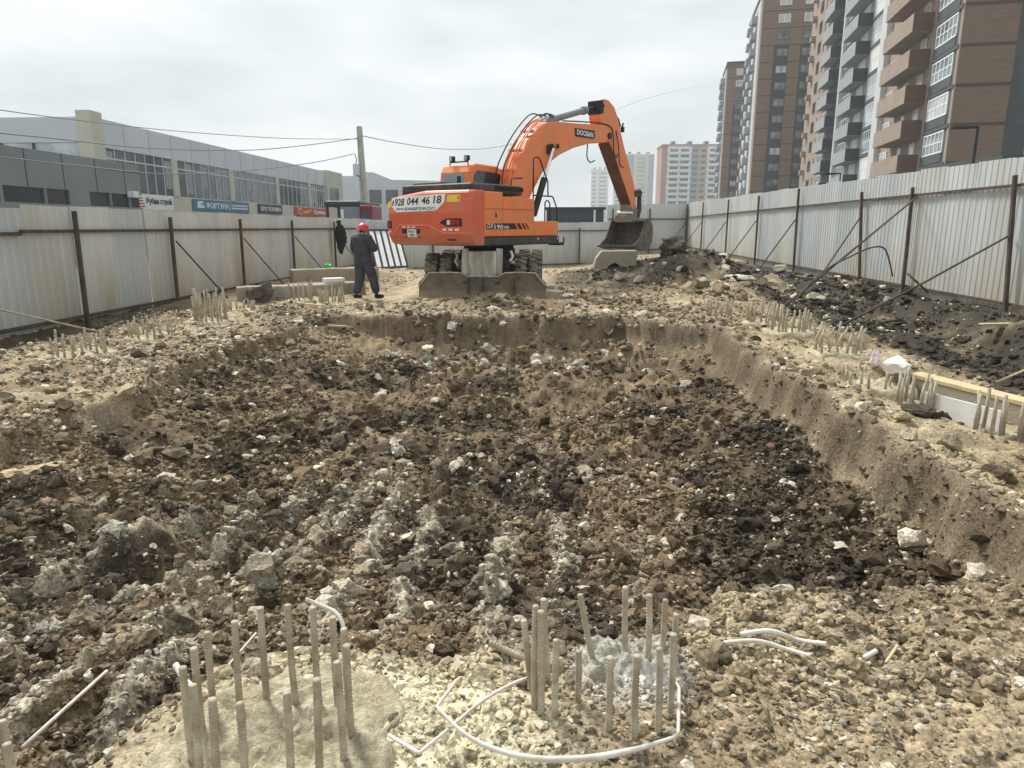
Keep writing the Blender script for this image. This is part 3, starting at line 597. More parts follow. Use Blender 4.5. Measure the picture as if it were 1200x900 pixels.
# timber beam, board, bag
def obox(name, label, cat, a, b, w, z0, z1, m, nm=None, bevel=.006, side=1):
    a, b = Vector((*a, 0)), Vector((*b, 0)); d = (b-a).normalized(); n = Vector((d.y, -d.x, 0))*w*side
    mb = MB(); mb.add([(p.x, p.y, z) for z in (z0, z1) for p in (a, b, b+n, a+n)], [(0,1,2,3),(7,6,5,4),(0,4,5,1),(1,5,6,2),(2,6,7,3),(3,7,4,0)])
    return tag(mb.build(name, M[m], None, (a.x, a.y, z0), bevel=bevel), label, cat)
t = thing('formwork_beam', 'long formwork beam with a pale yellow top along the right bank', 'beam', (4.3,8.0,-.3))
a, b = Vector((4.22,8.05,0)), Vector((5.05,5.3,0)); d = (b-a).normalized(); n = Vector((-d.y, d.x, 0))
def slab(t, name, a, b, n, w0, w1, z0, z1, m):
    mb = MB(); mb.add([(p.x, p.y, z) for z in (z0, z1) for p in (a+n*w0, b+n*w0, b+n*w1, a+n*w1)], [(0,3,2,1),(4,5,6,7),(0,1,5,4),(1,2,6,5),(2,3,7,6),(3,0,4,7)]); return mb.build(name, M[m], t, bevel=.006)
slab(t, 'beam_body', a, b, n, .0, .18, -.4, -.035, 'conc'); slab(t, 'top_board', a-d*.02, b, n, -.01, .19, -.03, .015, 'wood')
a, b = onY(1084,459,7.0), onY(1178,483,6.15); a2, b2 = a.copy(), b.copy(); a2.z -= .22; b2.z -= .24
mb = MB(); th = Vector((.018,.008,0)); mb.add([a2,b2,b,a,a2+th,b2+th,b+th,a+th], [(0,1,2,3),(7,6,5,4),(0,4,5,1),(1,5,6,2),(2,6,7,3),(3,7,4,0)])
tag(mb.build('white_board', M['white'], None, tuple(a2)), 'white board standing on edge beside the yellow topped beam', 'board')
crumple('plastic_bag', 'crumpled white and yellow plastic bag at the end of the beam', 'bag', (4.12,8.15,.08), .14, 'white', 9)
crumple('plastic_bag', 'thin pinkish torn bag sticking up beside the white one', 'bag', (3.98,8.4,.12), .055, 'pinkp', 12, 1.8)
crumple('rag', 'pink rag lying in the rubble right of the dozer blade', 'rag', (.55,16.2,.12), .13, 'pinkp', 13, .35)
mb = MB(); mb.tube(bez([(.95,17.3,.15),(1.02,17.3,.32),(1.12,17.28,.38),(1.16,17.3,.45),(1.12,17.3,.55)], 6), .035, 8)
tag(mb.build('plastic_hose_piece', M['rodw'], None, (.95,17.3,.15), smooth=True), 'white curved piece of hose in the dark soil below the bucket', 'hose')
for k, (px, py, y, L, hgt, lb) in enumerate(((655,329,0,0,0,''),)): pass
for k, (x, y, a, L, lb) in enumerate(((7.6,14.5,R(160),1.1,'pale plank lying on black soil below the right fence'),(8.1,12.6,R(10),.9,'short plank at the foot of the fence near the right edge'),(-7.55,9.3,R(95),2.4,'flat concrete strip at the foot of the left fence'))):
    m_ = 'wood' if k < 2 else 'conc'; w = .12 if k < 2 else .42; h = .03 if k < 2 else .1
    q = Matrix.Translation(Vector((x, y, hz(x, y)+.03))) @ Matrix.Rotation(a, 4, 'Z'); mb = MB(lambda v, q=q: q @ v); mb.box(-L/2, L/2, -w/2, w/2, 0, h)
    tag(mb.build('plank' if k < 2 else 'concrete_strip', M[m_], None, (x, y, hz(x, y)), bevel=.008), lb, 'plank' if k < 2 else 'concrete strip')
for k, (px, py, yy, lb) in enumerate(((390,385,0,'narrow pale board stub lying at the left foot of the far pit wall'),(640,412,0,'pale splintered board in the far left of the pit'))):
    p = onZ((365,402)[k], (395,412)[k], -.55); p.z = hz(p.x, p.y)+.05; q = Matrix.Translation(p) @ Matrix.Rotation(R((15,40)[k]), 4, 'Z') @ Matrix.Rotation(R(8), 4, 'Y'); mb = MB(lambda v, q=q: q @ v); mb.box(-.25,.25,-.05,.05,0,.025)
    tag(mb.build('board_piece', M['wood'], None, tuple(p)), lb, 'board')
# leaning panel frame
pt = thing('panel_frame', 'framed panel of pale strips leaning against the far fence by the man', 'panel', (-6.8,29.5,-.3))
A, Bp, Cp = onY(444,328,29.5), onY(481,325,31.2), onY(431,270,31.9)
u = (Bp-A); v = (Cp-A); nrm = u.cross(v).normalized()
if nrm.y > 0: nrm = -nrm
def quad(name, a0, a1, b0, b1, off, th, m):
    P_ = [A+u*a+v*b+nrm*off for a, b in ((a0,b0),(a1,b0),(a1,b1),(a0,b1))]; Q_ = [p-nrm*th for p in P_]; mb = MB(); mb.add(P_+Q_, [(0,1,2,3),(7,6,5,4),(0,4,5,1),(1,5,6,2),(2,6,7,3),(3,7,4,0)]); mb.build(name, M[m], pt)
for i in range(5): quad('panel_strip', .02+i*.2, .17+i*.2, .24, 1., 0, .03, 'white')
quad('panel_strip', .02, .45, 0, .20, 0, .03, 'silver'); quad('panel_strip', .5, .98, 0, .20, 0, .03, 'white')
for i in range(6): quad('frame_bar', i*.2-.015, i*.2+.02, .0 if i in (0,5) else .2, 1., .03, .09, 'dark')
quad('frame_bar', 0, 1, .2, .235, .031, .09, 'dark'); quad('frame_bar', 0, 1, .985, 1.02, .031, .09, 'dark')
# coat on the post
c = Vector((XL+.24, 27.55, 1.1)); g = random.Random(3)
mb = MB(); pts = [(-.02,0,.80),(.0,0,.70),(.03,0,.52),(.05,.02,.25),(.07,0,-.02),(.03,0,-.25),(.05,0,-.5)]
mb.tube(bez([Vector((p[0]+.12, p[1], p[2]))+c for p in pts], 5), [q*(1+.10*math.sin(i*2.3)) for i, q in enumerate(np.interp(range(31), [0,3,6,9,13,18,22,26,30], [.06,.11,.07,.15,.21,.22,.17,.12,.03]))], 10)
tag(mb.build('hanging_coat', M['blackc'], None, tuple(c), smooth=True), 'black coat hanging from a post of the left fence', 'coat')
# ------------------------------------------------------------------ person (skinned)
def skinned(name, pts, edges, rad, m, parent, sub=2):
    me = bpy.data.meshes.new(name); me.from_pydata(pts, edges, []); me.materials.append(m); o = bpy.data.objects.new(name, me); COL.objects.link(o); o.parent = parent
    sk = o.modifiers.new('skin', 'SKIN'); sk.use_smooth_shade = True
    for i, r in enumerate(rad):
        r = (r, r) if not isinstance(r, tuple) else r; me.skin_vertices[0].data[i].radius = r
    me.skin_vertices[0].data[0].use_root = True
    s = o.modifiers.new('sub', 'SUBSURF'); s.levels = s.render_levels = sub; WM[o.name] = WM[parent.name]; return o
px_, py_ = -4.22, 16.45; pz = hz(px_, py_)
pr = thing('person', 'person in navy overalls and red helmet walking away beside the excavator, back turned', 'person', (px_, py_, pz), R(-25))
J = dict(pel=(0,0,.93), sp=(0,.01,1.08), ch=(0,.0,1.27), nb=(0,.0,1.43), nk=(0,.02,1.50), hd=(.01,.05,1.60), ht=(.01,.05,1.70),
 ls=(-.18,0,1.40), le=(-.285,.02,1.14), lw=(-.20,.18,.98), rs=(.18,0,1.40), re=(.31,.07,1.15), rw=(.14,.27,1.17),
 lh=(-.10,0,.88), lk=(-.14,.05,.49), la=(-.17,-.10,.10), lt=(-.17,.10,.035), rh=(.10,0,.88), rk=(.17,.14,.50), ra=(.24,.16,.10), rt=(.29,.36,.035))
def chainsk(keys, edges, rads, extra=()):
    K = list(keys); return [J[k] for k in K]+[e[0] for e in extra], [(K.index(a), K.index(b)) for a, b in edges], rads
keys = ['pel','sp','ch','nb','nk','hd','ht','ls','le','lw','rs','re','rw','lh','lk','la','lt','rh','rk','ra','rt']
E_ = [('pel','sp'),('sp','ch'),('ch','nb'),('nb','nk'),('nk','hd'),('hd','ht'),('nb','ls'),('ls','le'),('le','lw'),('nb','rs'),('rs','re'),('re','rw'),('pel','lh'),('lh','lk'),('lk','la'),('la','lt'),('pel','rh'),('rh','rk'),('rk','ra'),('ra','rt')]
rd = [.10,.10,.12,.07,.06,.085,.07,.05,.042,.03,.05,.042,.03,.06,.05,.035,.03,.06,.05,.035,.03]
P3, Ed, _ = chainsk(keys, E_, rd)
# hands: palm and five fingers on each wrist
for wk, el, sgn in (('lw','le',-1),('rw','re',1)):
    w = Vector(J[wk]); d = (w-Vector(J[el])).normalized(); side = d.cross(Vector((0,0,1))).normalized()*-sgn; dn = side.cross(d).normalized()
    wi = keys.index(wk); P3.append(tuple(w+d*.06)); rd.append((.035,.02)); pi_ = len(P3)-1; Ed.append((wi, pi_))
    for k in range(4):
        L_ = (.07,.08,.075,.055)[k]; b_ = w+d*.085+side*(.03-.02*k); P3 += [tuple(b_), tuple(b_+d*L_*.5-dn*.005), tuple(b_+d*L_*.8-dn*.03)]; rd += [.0105,.0095,.008]; n_ = len(P3); Ed += [(pi_, n_-3), (n_-3, n_-2), (n_-2, n_-1)]
    b_ = w+d*.03+side*.04; P3 += [tuple(b_), tuple(b_+d*.035+side*.02)]; rd += [.012,.010]; n_ = len(P3); Ed += [(wi, n_-2), (n_-2, n_-1)]
skinned('body', P3, Ed, rd, M['skin'], pr)
ck = ['pel','sp','ch','nb','ls','le','lw','rs','re','rw','lh','lk','la','rh','rk','ra']
cE = [('pel','sp'),('sp','ch'),('ch','nb'),('nb','ls'),('ls','le'),('le','lw'),('nb','rs'),('rs','re'),('re','rw'),('pel','lh'),('lh','lk'),('lk','la'),('pel','rh'),('rh','rk'),('rk','ra')]
cr = [(.22,.19),(.21,.18),(.23,.18),(.15,.12),.125,.092,.065,.125,.092,.065,.155,.118,.098,.155,.118,.098]
skinned('overalls', [J[k] for k in ck], [(ck.index(a), ck.index(b)) for a, b in cE], cr, M['cloth'], pr)
skinned('collar', [(0,.01,1.42), (0,.02,1.51)], [(0,1)], [.13,.09], M['cloth'], pr)
for a, b in (('la','lt'),('ra','rt')):
    A_, B_ = Vector(J[a]), Vector(J[b]); heel = Vector((A_.x, A_.y-.03, .045)); skinned('boot', [tuple(A_+Vector((0,0,.03))), tuple(heel), tuple((heel+B_)/2+Vector((0,0,.012))), tuple(B_+Vector((0,0,.012)))], [(0,1),(1,2),(2,3)], [.062,.058,.055,.045], M['boot'], pr)
hm = MB(); vs = []; fs = []; c = Vector(J['hd'])+Vector((0,0,.03)); n = 20; W_ = WM[pr.name]
for i in range(8):
    a = i/7*math.pi/2*.98; r_ = math.cos(a)
    for j in range(n): q = 2*math.pi*j/n; vs.append(W_ @ Vector((c.x+.14*r_*math.cos(q), c.y+.16*r_*math.sin(q), c.z-.03+.155*math.sin(a)*(1+.03*math.cos(q*2)))))
fs = [[i*n+j, i*n+(j+1) % n, (i+1)*n+(j+1) % n, (i+1)*n+j] for i in range(7) for j in range(n)]+[[7*n+j for j in range(n)]]
hm.add(vs, fs); vs = []
for r_, z_ in ((1.0,-.02),(1.16,-.035),(1.16,-.028),(1.0,-.005)):
    for j in range(n): q = 2*math.pi*j/n; vs.append(W_ @ Vector((c.x+.14*r_*math.cos(q), c.y+.165*r_*math.sin(q)*(1.06 if math.sin(q) > 0 else .97), c.z+z_)))
hm.add(vs, [[i*n+j, i*n+(j+1) % n, (i+1)*n+(j+1) % n, (i+1)*n+j] for i in range(3) for j in range(n)]); hm.build('helmet', M['helmet'], pr, smooth=True)
skinned('hair', [(c.x, c.y-.055, c.z-.10), (c.x, c.y-.06, c.z-.04)], [(0,1)], [.055,.07], M['boot'], pr)
# face (turned away): nose, ears
skinned('nose', [(c.x, c.y+.09, c.z-.06), (c.x, c.y+.115, c.z-.09)], [(0,1)], [.012,.016], M['skin'], pr, 1)
for s_ in (-1, 1): skinned('ear', [(c.x+s_*.085, c.y-.01, c.z-.05), (c.x+s_*.088, c.y-.01, c.z-.09)], [(0,1)], [.018,.013], M['skin'], pr, 1)
# ------------------------------------------------------------------ excavator (local axes: x = its right, y = its front, z up)
TH = R(34); EX = Vector((-1.35,17.6,0))
ex = thing('wheeled_excavator', 'orange wheeled excavator digging with its arm raised, dozer blade towards the pit', 'excavator', tuple(EX), -TH)
WX = WM[ex.name]
up = lambda v: WX @ Vector(v)                               # upper structure frame
lo = lambda v: EX + Vector(v)                               # undercarriage stands square to the pit
def U(): return MB(up)
def Lw(): return MB(lo)
GZ = .06
# undercarriage
mb = Lw(); mb.box(-.45,.45,-1.9,2.0,.55,1.0); mb.box(-.62,.62,-.8,.8,.9,1.12); mb.build('chassis', M['mudd'], ex, bevel=.02)
for ya in (-1.25, 1.5):
    mb = Lw(); mb.cyl((-1.1,ya,GZ+.5), (1.1,ya,GZ+.5), .13); mb.box(-.25,.25,ya-.2,ya+.2,GZ+.3,GZ+.72); mb.build('axle', M['mudd'], ex, bevel=.02)
def wheel(xc, ya, r=.50, w=.27):
    mb = Lw(); n = 40; prof = [(-w/2+.02,.30),(-w/2,.40),(-w/2+.02,.455),(-w/2+.06,.475),(w/2-.06,.475),(w/2-.02,.455),(w/2,.40),(w/2-.02,.30)]; vs = []
    for i in range(n):
        a = 2*math.pi*i/n
        for dx, rr in prof: vs.append((xc+dx, ya+rr*math.cos(a), GZ+.5+rr*math.sin(a)))
    k = len(prof); mb.add(vs, [[i*k+j, i*k+j+1, ((i+1) % n)*k+j+1, ((i+1) % n)*k+j] for i in range(n) for j in range(k-1)])
    nl = 22   # tread lugs, staggered left and right
    for i in range(nl):
        for sd in (-1, 1):
            a = 2*math.pi*(i+(.5 if sd > 0 else 0))/nl; da = .055
            x0, x1 = sorted((xc+sd*.005, xc+sd*(w/2+.004)))
            v8 = []
            for rr in (.455, .505):
                for x, sk in ((x0, 0), (x1, .07)):
                    for q in (-da, da): t_ = a+q+sk*(1 if sd > 0 else 1); v8.append((x, ya+rr*math.cos(t_), GZ+.5+rr*math.sin(t_)))
            mb.add(v8, [(0,1,3,2),(4,6,7,5),(0,4,5,1),(2,3,7,6),(0,2,6,4),(1,5,7,3)])
    t_ = mb.build('wheel', M['tyre'], ex)
    mb = Lw(); mb.cyl((xc-w*.35,ya,GZ+.5), (xc+w*.35,ya,GZ+.5), .305, 28); mb.cyl((xc-w*.5,ya,GZ+.5), (xc+w*.5,ya,GZ+.5), .12, 16); mb.build('rim', M['mud'], t_)
for ya in (-1.25, 1.5):
    for xc in (-1.19, -.85, .85, 1.19): wheel(xc, ya)
# blade arms, blade, pale worn cover
mb = Lw(); mb.box(-.42,-.28,-2.2,-1.,.42,.62); mb.box(.28,.42,-2.2,-1.,.42,.62); mb.build('blade_arm', M['mudd'], ex, bevel=.015)
t_ = Lw(); fnB = lambda p, t: (p[0], t, p[1])
t_.prism([(-.46,.62),(-.44,1.18),(-.30,1.19),(-.29,1.02),(.31,1.02),(.32,1.19),(.46,1.18),(.44,.62)], fnB, -1.98,-1.90); t_.box(-.30,.32,-2.06,-1.98,.50,1.13)
t_.box(-.17,-.13,-2.085,-2.06,.55,1.1); t_.box(.03,.07,-2.085,-2.06,.55,1.1); t_.box(-.34,.36,-2.07,-1.9,.44,.50); t_.build('blade_linkage_cover', M['palesteel'], ex, bevel=.012)
mb = Lw(); prof = [(-2.30,.02),(-2.20,.0),(-2.12,.25),(-2.14,.52),(-2.20,.66),(-2.24,.66),(-2.20,.50),(-2.18,.25)]
def bladex(x, top):
    return [(x, y, GZ-.02+(z if z < .45 else z*top)) for y, z in prof]
xs_ = [-1.40,-1.38,-1.18,-.70,-.46,-.30,.36,.50,.72,1.16,1.38,1.40]; tp = [.62,.66,.97,.99,.97,.86,.86,.97,.99,.97,.66,.62]
vs = []
for x, t2 in zip(xs_, tp): vs += bladex(x+.02, t2)
k = 8; fs = [[i*k+j, i*k+(j+1) % k, (i+1)*k+(j+1) % k, (i+1)*k+j] for i in range(len(xs_)-1) for j in range(k)]+[list(range(k)), [(len(xs_)-1)*k+j for j in range(k)][::-1]]
mb.add(vs, fs); bl = mb.build('dozer_blade', M['bladem'], ex, bevel=.006)
mb = Lw(); mb.tube([(-1.36,-2.25,.40),(-1.14,-2.25,.675),(-.68,-2.25,.685),(-.44,-2.25,.675),(-.30,-2.25,.60),(.38,-2.25,.60),(.52,-2.25,.675),(.74,-2.25,.685),(1.18,-2.25,.675),(1.40,-2.25,.41)], .016, 6); mb.build('blade_lip', M['palesteel'], bl)
mb = Lw()
for x in (-.28,.04,.72): mb.box(x-.008, x+.008, -2.31,-2.16,.1,.56)
mb.build('stiffener', M['mudd'], ex)
mb = Lw(); mb.box(-1.0,-.62,-1.5,-.6,.9,1.02); mb.box(.62,1.0,-1.5,-.6,.9,1.02); mb.build('fender', M['mudd'], ex, bevel=.02)
mb = Lw(); mb.tube(bez([(-.65,-1.6,1.12),(-.58,-1.65,1.0),(-.62,-1.7,.9),(-.56,-1.7,.8)], 6), .03, 8); mb.tube(bez([(.62,-1.6,1.12),(.66,-1.65,1.0),(.6,-1.7,.9)], 6), .03, 8); mb.build('hose', M['rodw'], ex, smooth=True)
mb = U(); mb.tube([(0,0,1.02),(0,0,1.26)], .62, 32); mb.build('slewing_ring', M['dark'], ex)
# platform skirt
fz = lambda p, t: (p[0], p[1], t)
mb = U(); mb.prism([(-1.22,-1.9),(1.22,-1.9),(1.23,1.30),(1.10,1.42),(.45,1.42),(.3,1.5),(-1.15,1.5),(-1.22,1.4)], fz, 1.24,1.44); mb.build('platform', M['black'], ex, bevel=.03)
mb = U(); mb.box(.9,1.24,1.3,1.52,1.2,1.27); mb.tube([(1.2,1.42,1.25),(1.2,1.56,1.28),(1.2,1.56,1.4)], .02, 8); mb.build('step', M['dark'], ex, bevel=.01)
for u_ in (-1.75, .35, 1.2):
    mb = U(); mb.cyl((1.225,u_,1.375), (1.245,u_,1.375), .025, 10); mb.build('bolt', M['chrome'], ex)
# counterweight: curved back
def ub(w, z): return -2.36+.16*(w/1.25)**2+.10*max(0, (z-1.95))/.45+(.10*(1.48-z)/.2 if z < 1.48 else 0)
ws = [-1.25+2.5*i/24 for i in range(25)]; zs = [1.26,1.33,1.48,1.7,1.95,2.1,2.25,2.36,2.42]
mb = U(); vs = []
for z in zs:
    for w in ws:
        wr = w*(1-.008*(z > 2.38)); u_ = ub(w, z)
        if abs(w) > 1.2: u_ += .05
        if z in (zs[0], zs[-1]): u_ += .04
        vs.append((wr, u_, z-.12*max(0, -w)/1.25*(z > 2.2)))
nW = len(ws); nb_ = len(vs); vs += [(p[0], -1.72, p[2]) for p in vs]; fs = []
for i in range(len(zs)-1):
    for j in range(nW-1):
        a = i*nW+j; fs.append((a, a+1, a+nW+1, a+nW)); fs.append((nb_+a, nb_+a+nW, nb_+a+nW+1, nb_+a+1))
    for j in (0, nW-1): a = i*nW+j; q = (a, a+nW, nb_+a+nW, nb_+a); fs.append(q if j == 0 else q[::-1])
for i in (0, len(zs)-1):
    for j in range(nW-1): a = i*nW+j; q = (a, nb_+a, nb_+a+1, a+1); fs.append(q if i == 0 else q[::-1])
mb.add(vs, fs); cwt = mb.build('counterweight', M['red'], ex, bevel=.02)
def patch(name, z_lo, z_hi, w0, w1, e, m, n=12, parent=None, base=0.):
    """thin plate following the curved back; z_lo, z_hi functions of w"""
    mb = U(); vs = []
    for i in range(n+1):
        w = w0+(w1-w0)*i/n; a, b = z_lo(w), z_hi(w)
        mid = (a+b)/2
        for z, q in ((a, e), (mid, e), (b, e), (b, 0), (a, 0)): vs.append((w, ub(w, z)-base-(q if q else -.02), z))
    fs = [[i*5+j, (i+1)*5+j, (i+1)*5+(j+1) % 5, i*5+(j+1) % 5] for i in range(n) for j in range(5)]+[[0,1,2,3,4], [n*5+j for j in range(5)][::-1]]
    mb.add(vs, fs); return mb.build(name, M[m], parent or ex)
cst = lambda v: (lambda w: v)
def sgl(w):   # lower edge of the white sign
    if w < -.84: return 2.12-(w+1.09)/.25*.15
    if w > .42: return 2.00+(w-.42)/.18*.17
    return 1.975+.02*(w+.84)/1.26
sg = patch('advertising_sign', sgl, lambda w: 2.30+.045*(w+1.09)/1.69, -1.09,.60,.006,'white',20)
mb = U(); T3 = lambda e: (lambda x, y, t: (x, ub(x, y)-.006-e*t, y))
text(mb, '8', -1.065,-.985, 2.12,2.24, T3(.003), 0, .012)
text(mb, '928', -.95,-.60, 2.115,2.275, T3(.003), 0, .02)
text(mb, '044', -.50,-.13, 2.125,2.285, T3(.003), 0, .02)
text(mb, '46', -.03,.21, 2.135,2.295, T3(.003), 0, .02)
text(mb, '18', .31,.52, 2.145,2.31, T3(.003), 0, .02)
mb.build('lettering', M['ink'], sg)
mb = U(); text(mb, 'www.арендатрак.рус', -.88,.38, 1.998,2.075, T3(.003), 0, .012); mb.build('lettering', M['inkblue'], sg)
lab = patch('warning_label', cst(2.17), cst(2.32), .66,.98,.005,'yellow',4)
mb = U(); text(mb, '!', .93,.95,2.19,2.30, T3(.004)); mb.box(.72,.88,-2.42,-2.30,2.24,2.25) if False else None; mb.build('lettering', M['ink'], lab)
patch('warning_label', cst(2.08), cst(2.22), -1.235,-1.13,.005,'yellow',3)
# tail light recesses
for w0, w1, zc in ((.52,1.06,1.745), (-1.24,-1.04,1.70)):
    def zl(w, w0=w0, w1=w1, zc=zc): return zc-.075 if w0 < 0 else zc-.085*min(1, (w-w0)/.2+.15)
    def zh(w, w0=w0, w1=w1, zc=zc): return zc+.085 if w0 < 0 else zc+.085*min(1, (w-w0)/.2+.15)
    tl = patch('tail_light', zl, zh, w0, w1, .004, 'dark', 10)
    if w0 > 0:
        patch('red_lens', cst(zc-.06), cst(zc+.06), .78,.90,.012,'lred',3,tl); patch('clear_lens', cst(zc-.05), cst(zc+.05), .70,.775,.012,'lwhite',3,tl); patch('clear_lens', cst(zc-.05), cst(zc+.05), .91,1.0,.012,'lred',3,tl)
    else: patch('red_lens', cst(zc-.055), cst(zc+.06), -1.2,-1.09,.012,'lred',3,tl)
# raised pale lip line running across the back
def ridge(w):
    if w < -.95: return 1.475
    if w < -.72: return 1.475+(w+.95)/.23*.215
    if w < .18: return 1.69
    if w < .62: return 1.69-(w-.18)/.44*.165
    return 1.525
patch('raised_lip', lambda w: ridge(w)-.018, lambda w: ridge(w)+.018, -1.24,1.13,.022,'redl',48)
for a, b, zc in ((-.66,-.16,1.655),(.56,1.03,1.595),(-1.2,-1.05,1.555)):
    n_ = 3 if b-a > .3 else 2
    for i in range(n_):
        c0_ = a+(b-a)*i/n_; patch('hazard_stripe', cst(zc-.022), cst(zc+.022), c0_+.02, c0_+(b-a)/n_*.75, .006, 'white', 2)
pl_ = patch('plate_recess', cst(1.42), cst(1.61), -.66,-.05,.003,'dark',4)
npl = patch('number_plate', cst(1.425), cst(1.60), -.46,-.17,.012,'white',3,pl_)
mb = U(); T4 = lambda x, y, t: (x, ub(x, y)-.012-.003*t, y); text(mb, '9067', -.43,-.20,1.525,1.58, T4, 0, .01); text(mb, '23', -.38,-.25,1.445,1.50, T4, 0, .01)
bpy_pl = mb.build('plate_lettering', M['ink'], ex); bpy_pl.parent = ex
patch('towing_hole', cst(1.36), cst(1.40), .66,.88,.003,'dark',3)
# side panels (engine bay) right and left
def sidebox(name, u0, u1, z0, z1, m, w0=.35, w1=1.25, bev=.02): mb = U(); mb.box(w0, w1, u0, u1, z0, z1); return mb.build(name, M[m], ex, bevel=bev)
sidebox('side_panel', -1.715,-1.06,1.445,2.40,'orange'); sidebox('side_panel', -1.052,.18,1.445,2.30,'orange',w1=1.247); sidebox('tool_box', .185,1.22,1.445,1.79,'orange',w0=.45)
mb = U(); mb.box(1.252,1.262,-1.70,.17,2.035,2.05); mb.build('panel_groove', M['red'], ex)
mb = U(); mb.box(1.252,1.262,-1.33,-1.29,1.86,1.95); mb.build('door_latch', M['ink'], ex)
sidebox('side_panel', -1.715,-.4,1.445,2.36,'orange',w0=-1.25,w1=-.35)
# decals on the right side
T5 = lambda x, y, t: (1.2535+.003*t, x, y)
mb = U(); mb.prism([(-1.66,1.60),(-1.66,1.72),(-.62,1.735),(-.5,1.60)], lambda p, t: (t, p[0], p[1]), 1.246,1.2525, 0)
for i, (a, w_) in enumerate(((-.55,.12),(-.36,.08),(-.21,.05))): mb.prism([(a,1.735),(a+w_,1.735),(a+w_+.13,1.60),(a+.13,1.60)], lambda p, t: (t, p[0], p[1]), 1.246,1.2525, 0)
dc = mb.build('model_decal', M['ink'], ex)
mb = U(); text(mb, 'DX', -1.63,-1.40,1.625,1.72, T5, 0, .008, .2); text(mb, '190', -1.37,-1.06,1.605,1.70, T5, 0, .01); text(mb, 'WR', -1.03,-.83,1.61,1.675, T5, 0, .008); mb.build('lettering', M['white'], dc)
# engine hood and grille
mb = U(); mb.prism([(-1.0,-1.95),(1.1,-1.95),(1.12,-.25),(1.02,.02),(.45,.02),(.42,-.45),(-1.0,-.45)], fz, 2.36,2.58); hd = mb.build('engine_hood', M['black'], ex, bevel=.06, seg=3)
mb = U()
for i in range(22): mb.box(1.115,1.135,-1.15+i*.048,-1.13+i*.048,2.44,2.54)
mb.build('grille', M['dark'], hd)
mb = U(); mb.prism([(-1.0,-1.6),(-.1,-1.6),(-.1,-.6),(-1.0,-.6)], fz, 2.56,2.66); mb.build('hood_cover', M['black'], ex, bevel=.05, seg=3)
mb = U(); mb.cyl((.1,-1.2,2.5), (.1,-1.2,2.78), .045); mb.build('exhaust_pipe', M['dark'], ex)
# cab
cp = [(-.42,1.5),(-.42,2.6),(-.38,2.95),(-.28,3.10),(-.1,3.16),(.75,3.14),(1.05,3.02),(1.35,2.5),(1.42,1.9),(1.42,1.5)]
fc = lambda p, t: (t, p[0], p[1])
mb = U(); mb.prism(cp, fc, -1.22,-.27); cb = mb.build('cab', M['orange'], ex, bevel=.05, seg=3)
mb = U(); mb.prism([(-.30,2.30),(-.22,2.86),(-.10,3.00),(.72,2.97),(.92,2.90),(1.10,2.45),(1.15,2.30)], fc, -.29,-.258); mb.build('side_window', M['glassd'], cb, bevel=.01)
mb = U(); mb.prism([(-.30,2.30),(-.22,2.86),(-.10,3.00),(.72,2.97),(.92,2.90),(1.10,2.45),(1.15,2.30)], fc, -1.232,-1.20); mb.build('side_window', M['glassd'], cb, bevel=.01)
mb = U(); mb.prism([(-.27,2.50),(-.335,3.0),(-.36,3.0)], lambda p, t: (t, p[0], p[1]), -.3,-.25) if False else None
mb.add([(-1.12,-.428,2.55),(-.42,-.428,2.55),(-.45,-.397,2.92),(-1.09,-.397,2.92),(-1.12,-.40,2.55),(-.42,-.40,2.55),(-.45,-.36,2.92),(-1.09,-.36,2.92)], [(0,1,2,3),(7,6,5,4),(0,4,5,1),(1,5,6,2),(2,6,7,3),(3,7,4,0)]); mb.build('rear_window', M['glassm'], cb)
mb = U(); mb.add([(-1.14,1.36,2.52),(-.35,1.36,2.52),(-.38,1.10,3.0),(-1.1,1.10,3.0),(-1.14,1.30,2.5),(-.35,1.30,2.5),(-.38,1.03,3.0),(-1.1,1.03,3.0)], [(0,1,2,3)[::-1],(7,6,5,4)[::-1],(0,4,5,1)[::-1],(1,5,6,2)[::-1],(2,6,7,3)[::-1],(3,7,4,0)[::-1]]); mb.build('windscreen', M['glassd'], cb)
mb = U(); mb.tube([(-1.0,-.25,3.2),(-.42,-.25,3.2)], .018, 8); mb.tube([(-1.0,-.25,3.1),(-1.0,-.25,3.2)], .014, 6); mb.tube([(-.42,-.25,3.1),(-.42,-.25,3.2)], .014, 6); mb.build('lamp_rail', M['dark'], cb)
for w in (-.92,-.45):
    mb = U(); mb.box(w-.055,w+.055,-.31,-.20,3.22,3.34); mb.tube([(w,-.25,3.18),(w,-.25,3.24)], .015, 6); l_ = mb.build('work_lamp', M['dark'], ex, bevel=.015)
    mb = U(); mb.box(w-.04,w+.04,-.318,-.31,3.235,3.325); mb.build('lamp_glass', M['glassl'], l_)
# boom
fs_ = lambda p, t: (t, p[0], p[1])
boomp = [(.50,2.0),(.55,2.45),(.86,3.03),(1.18,3.48),(1.48,3.82),(1.88,4.14),(2.25,4.33),(2.6,4.38),(3.8,4.46),(5.0,4.55),(5.55,4.56),(5.75,4.42),(5.72,4.25),(5.4,4.10),(4.5,4.00),(3.6,3.80),(2.85,3.55),(2.42,3.34),(2.02,3.02),(1.55,2.5),(1.2,2.0)]
mb = U(); mb.prism(boomp, fs_, -.21,.21); bm_ = mb.build('boom', M['orange'], ex, bevel=.02)
mb = U(); mb.prism([(2.2,3.55),(2.22,3.75),(2.4,3.8),(2.52,3.66),(2.42,3.52)], fs_, -.30,.30); mb.cyl((-.34,2.36,3.66), (.34,2.36,3.66), .07); mb.build('pivot_boss', M['dark'], bm_, bevel=.01)
mb = U(); mb.cyl((-.25,2.72,3.76), (.25,2.72,3.76), .06); mb.build('pivot_boss', M['dark'], bm_)
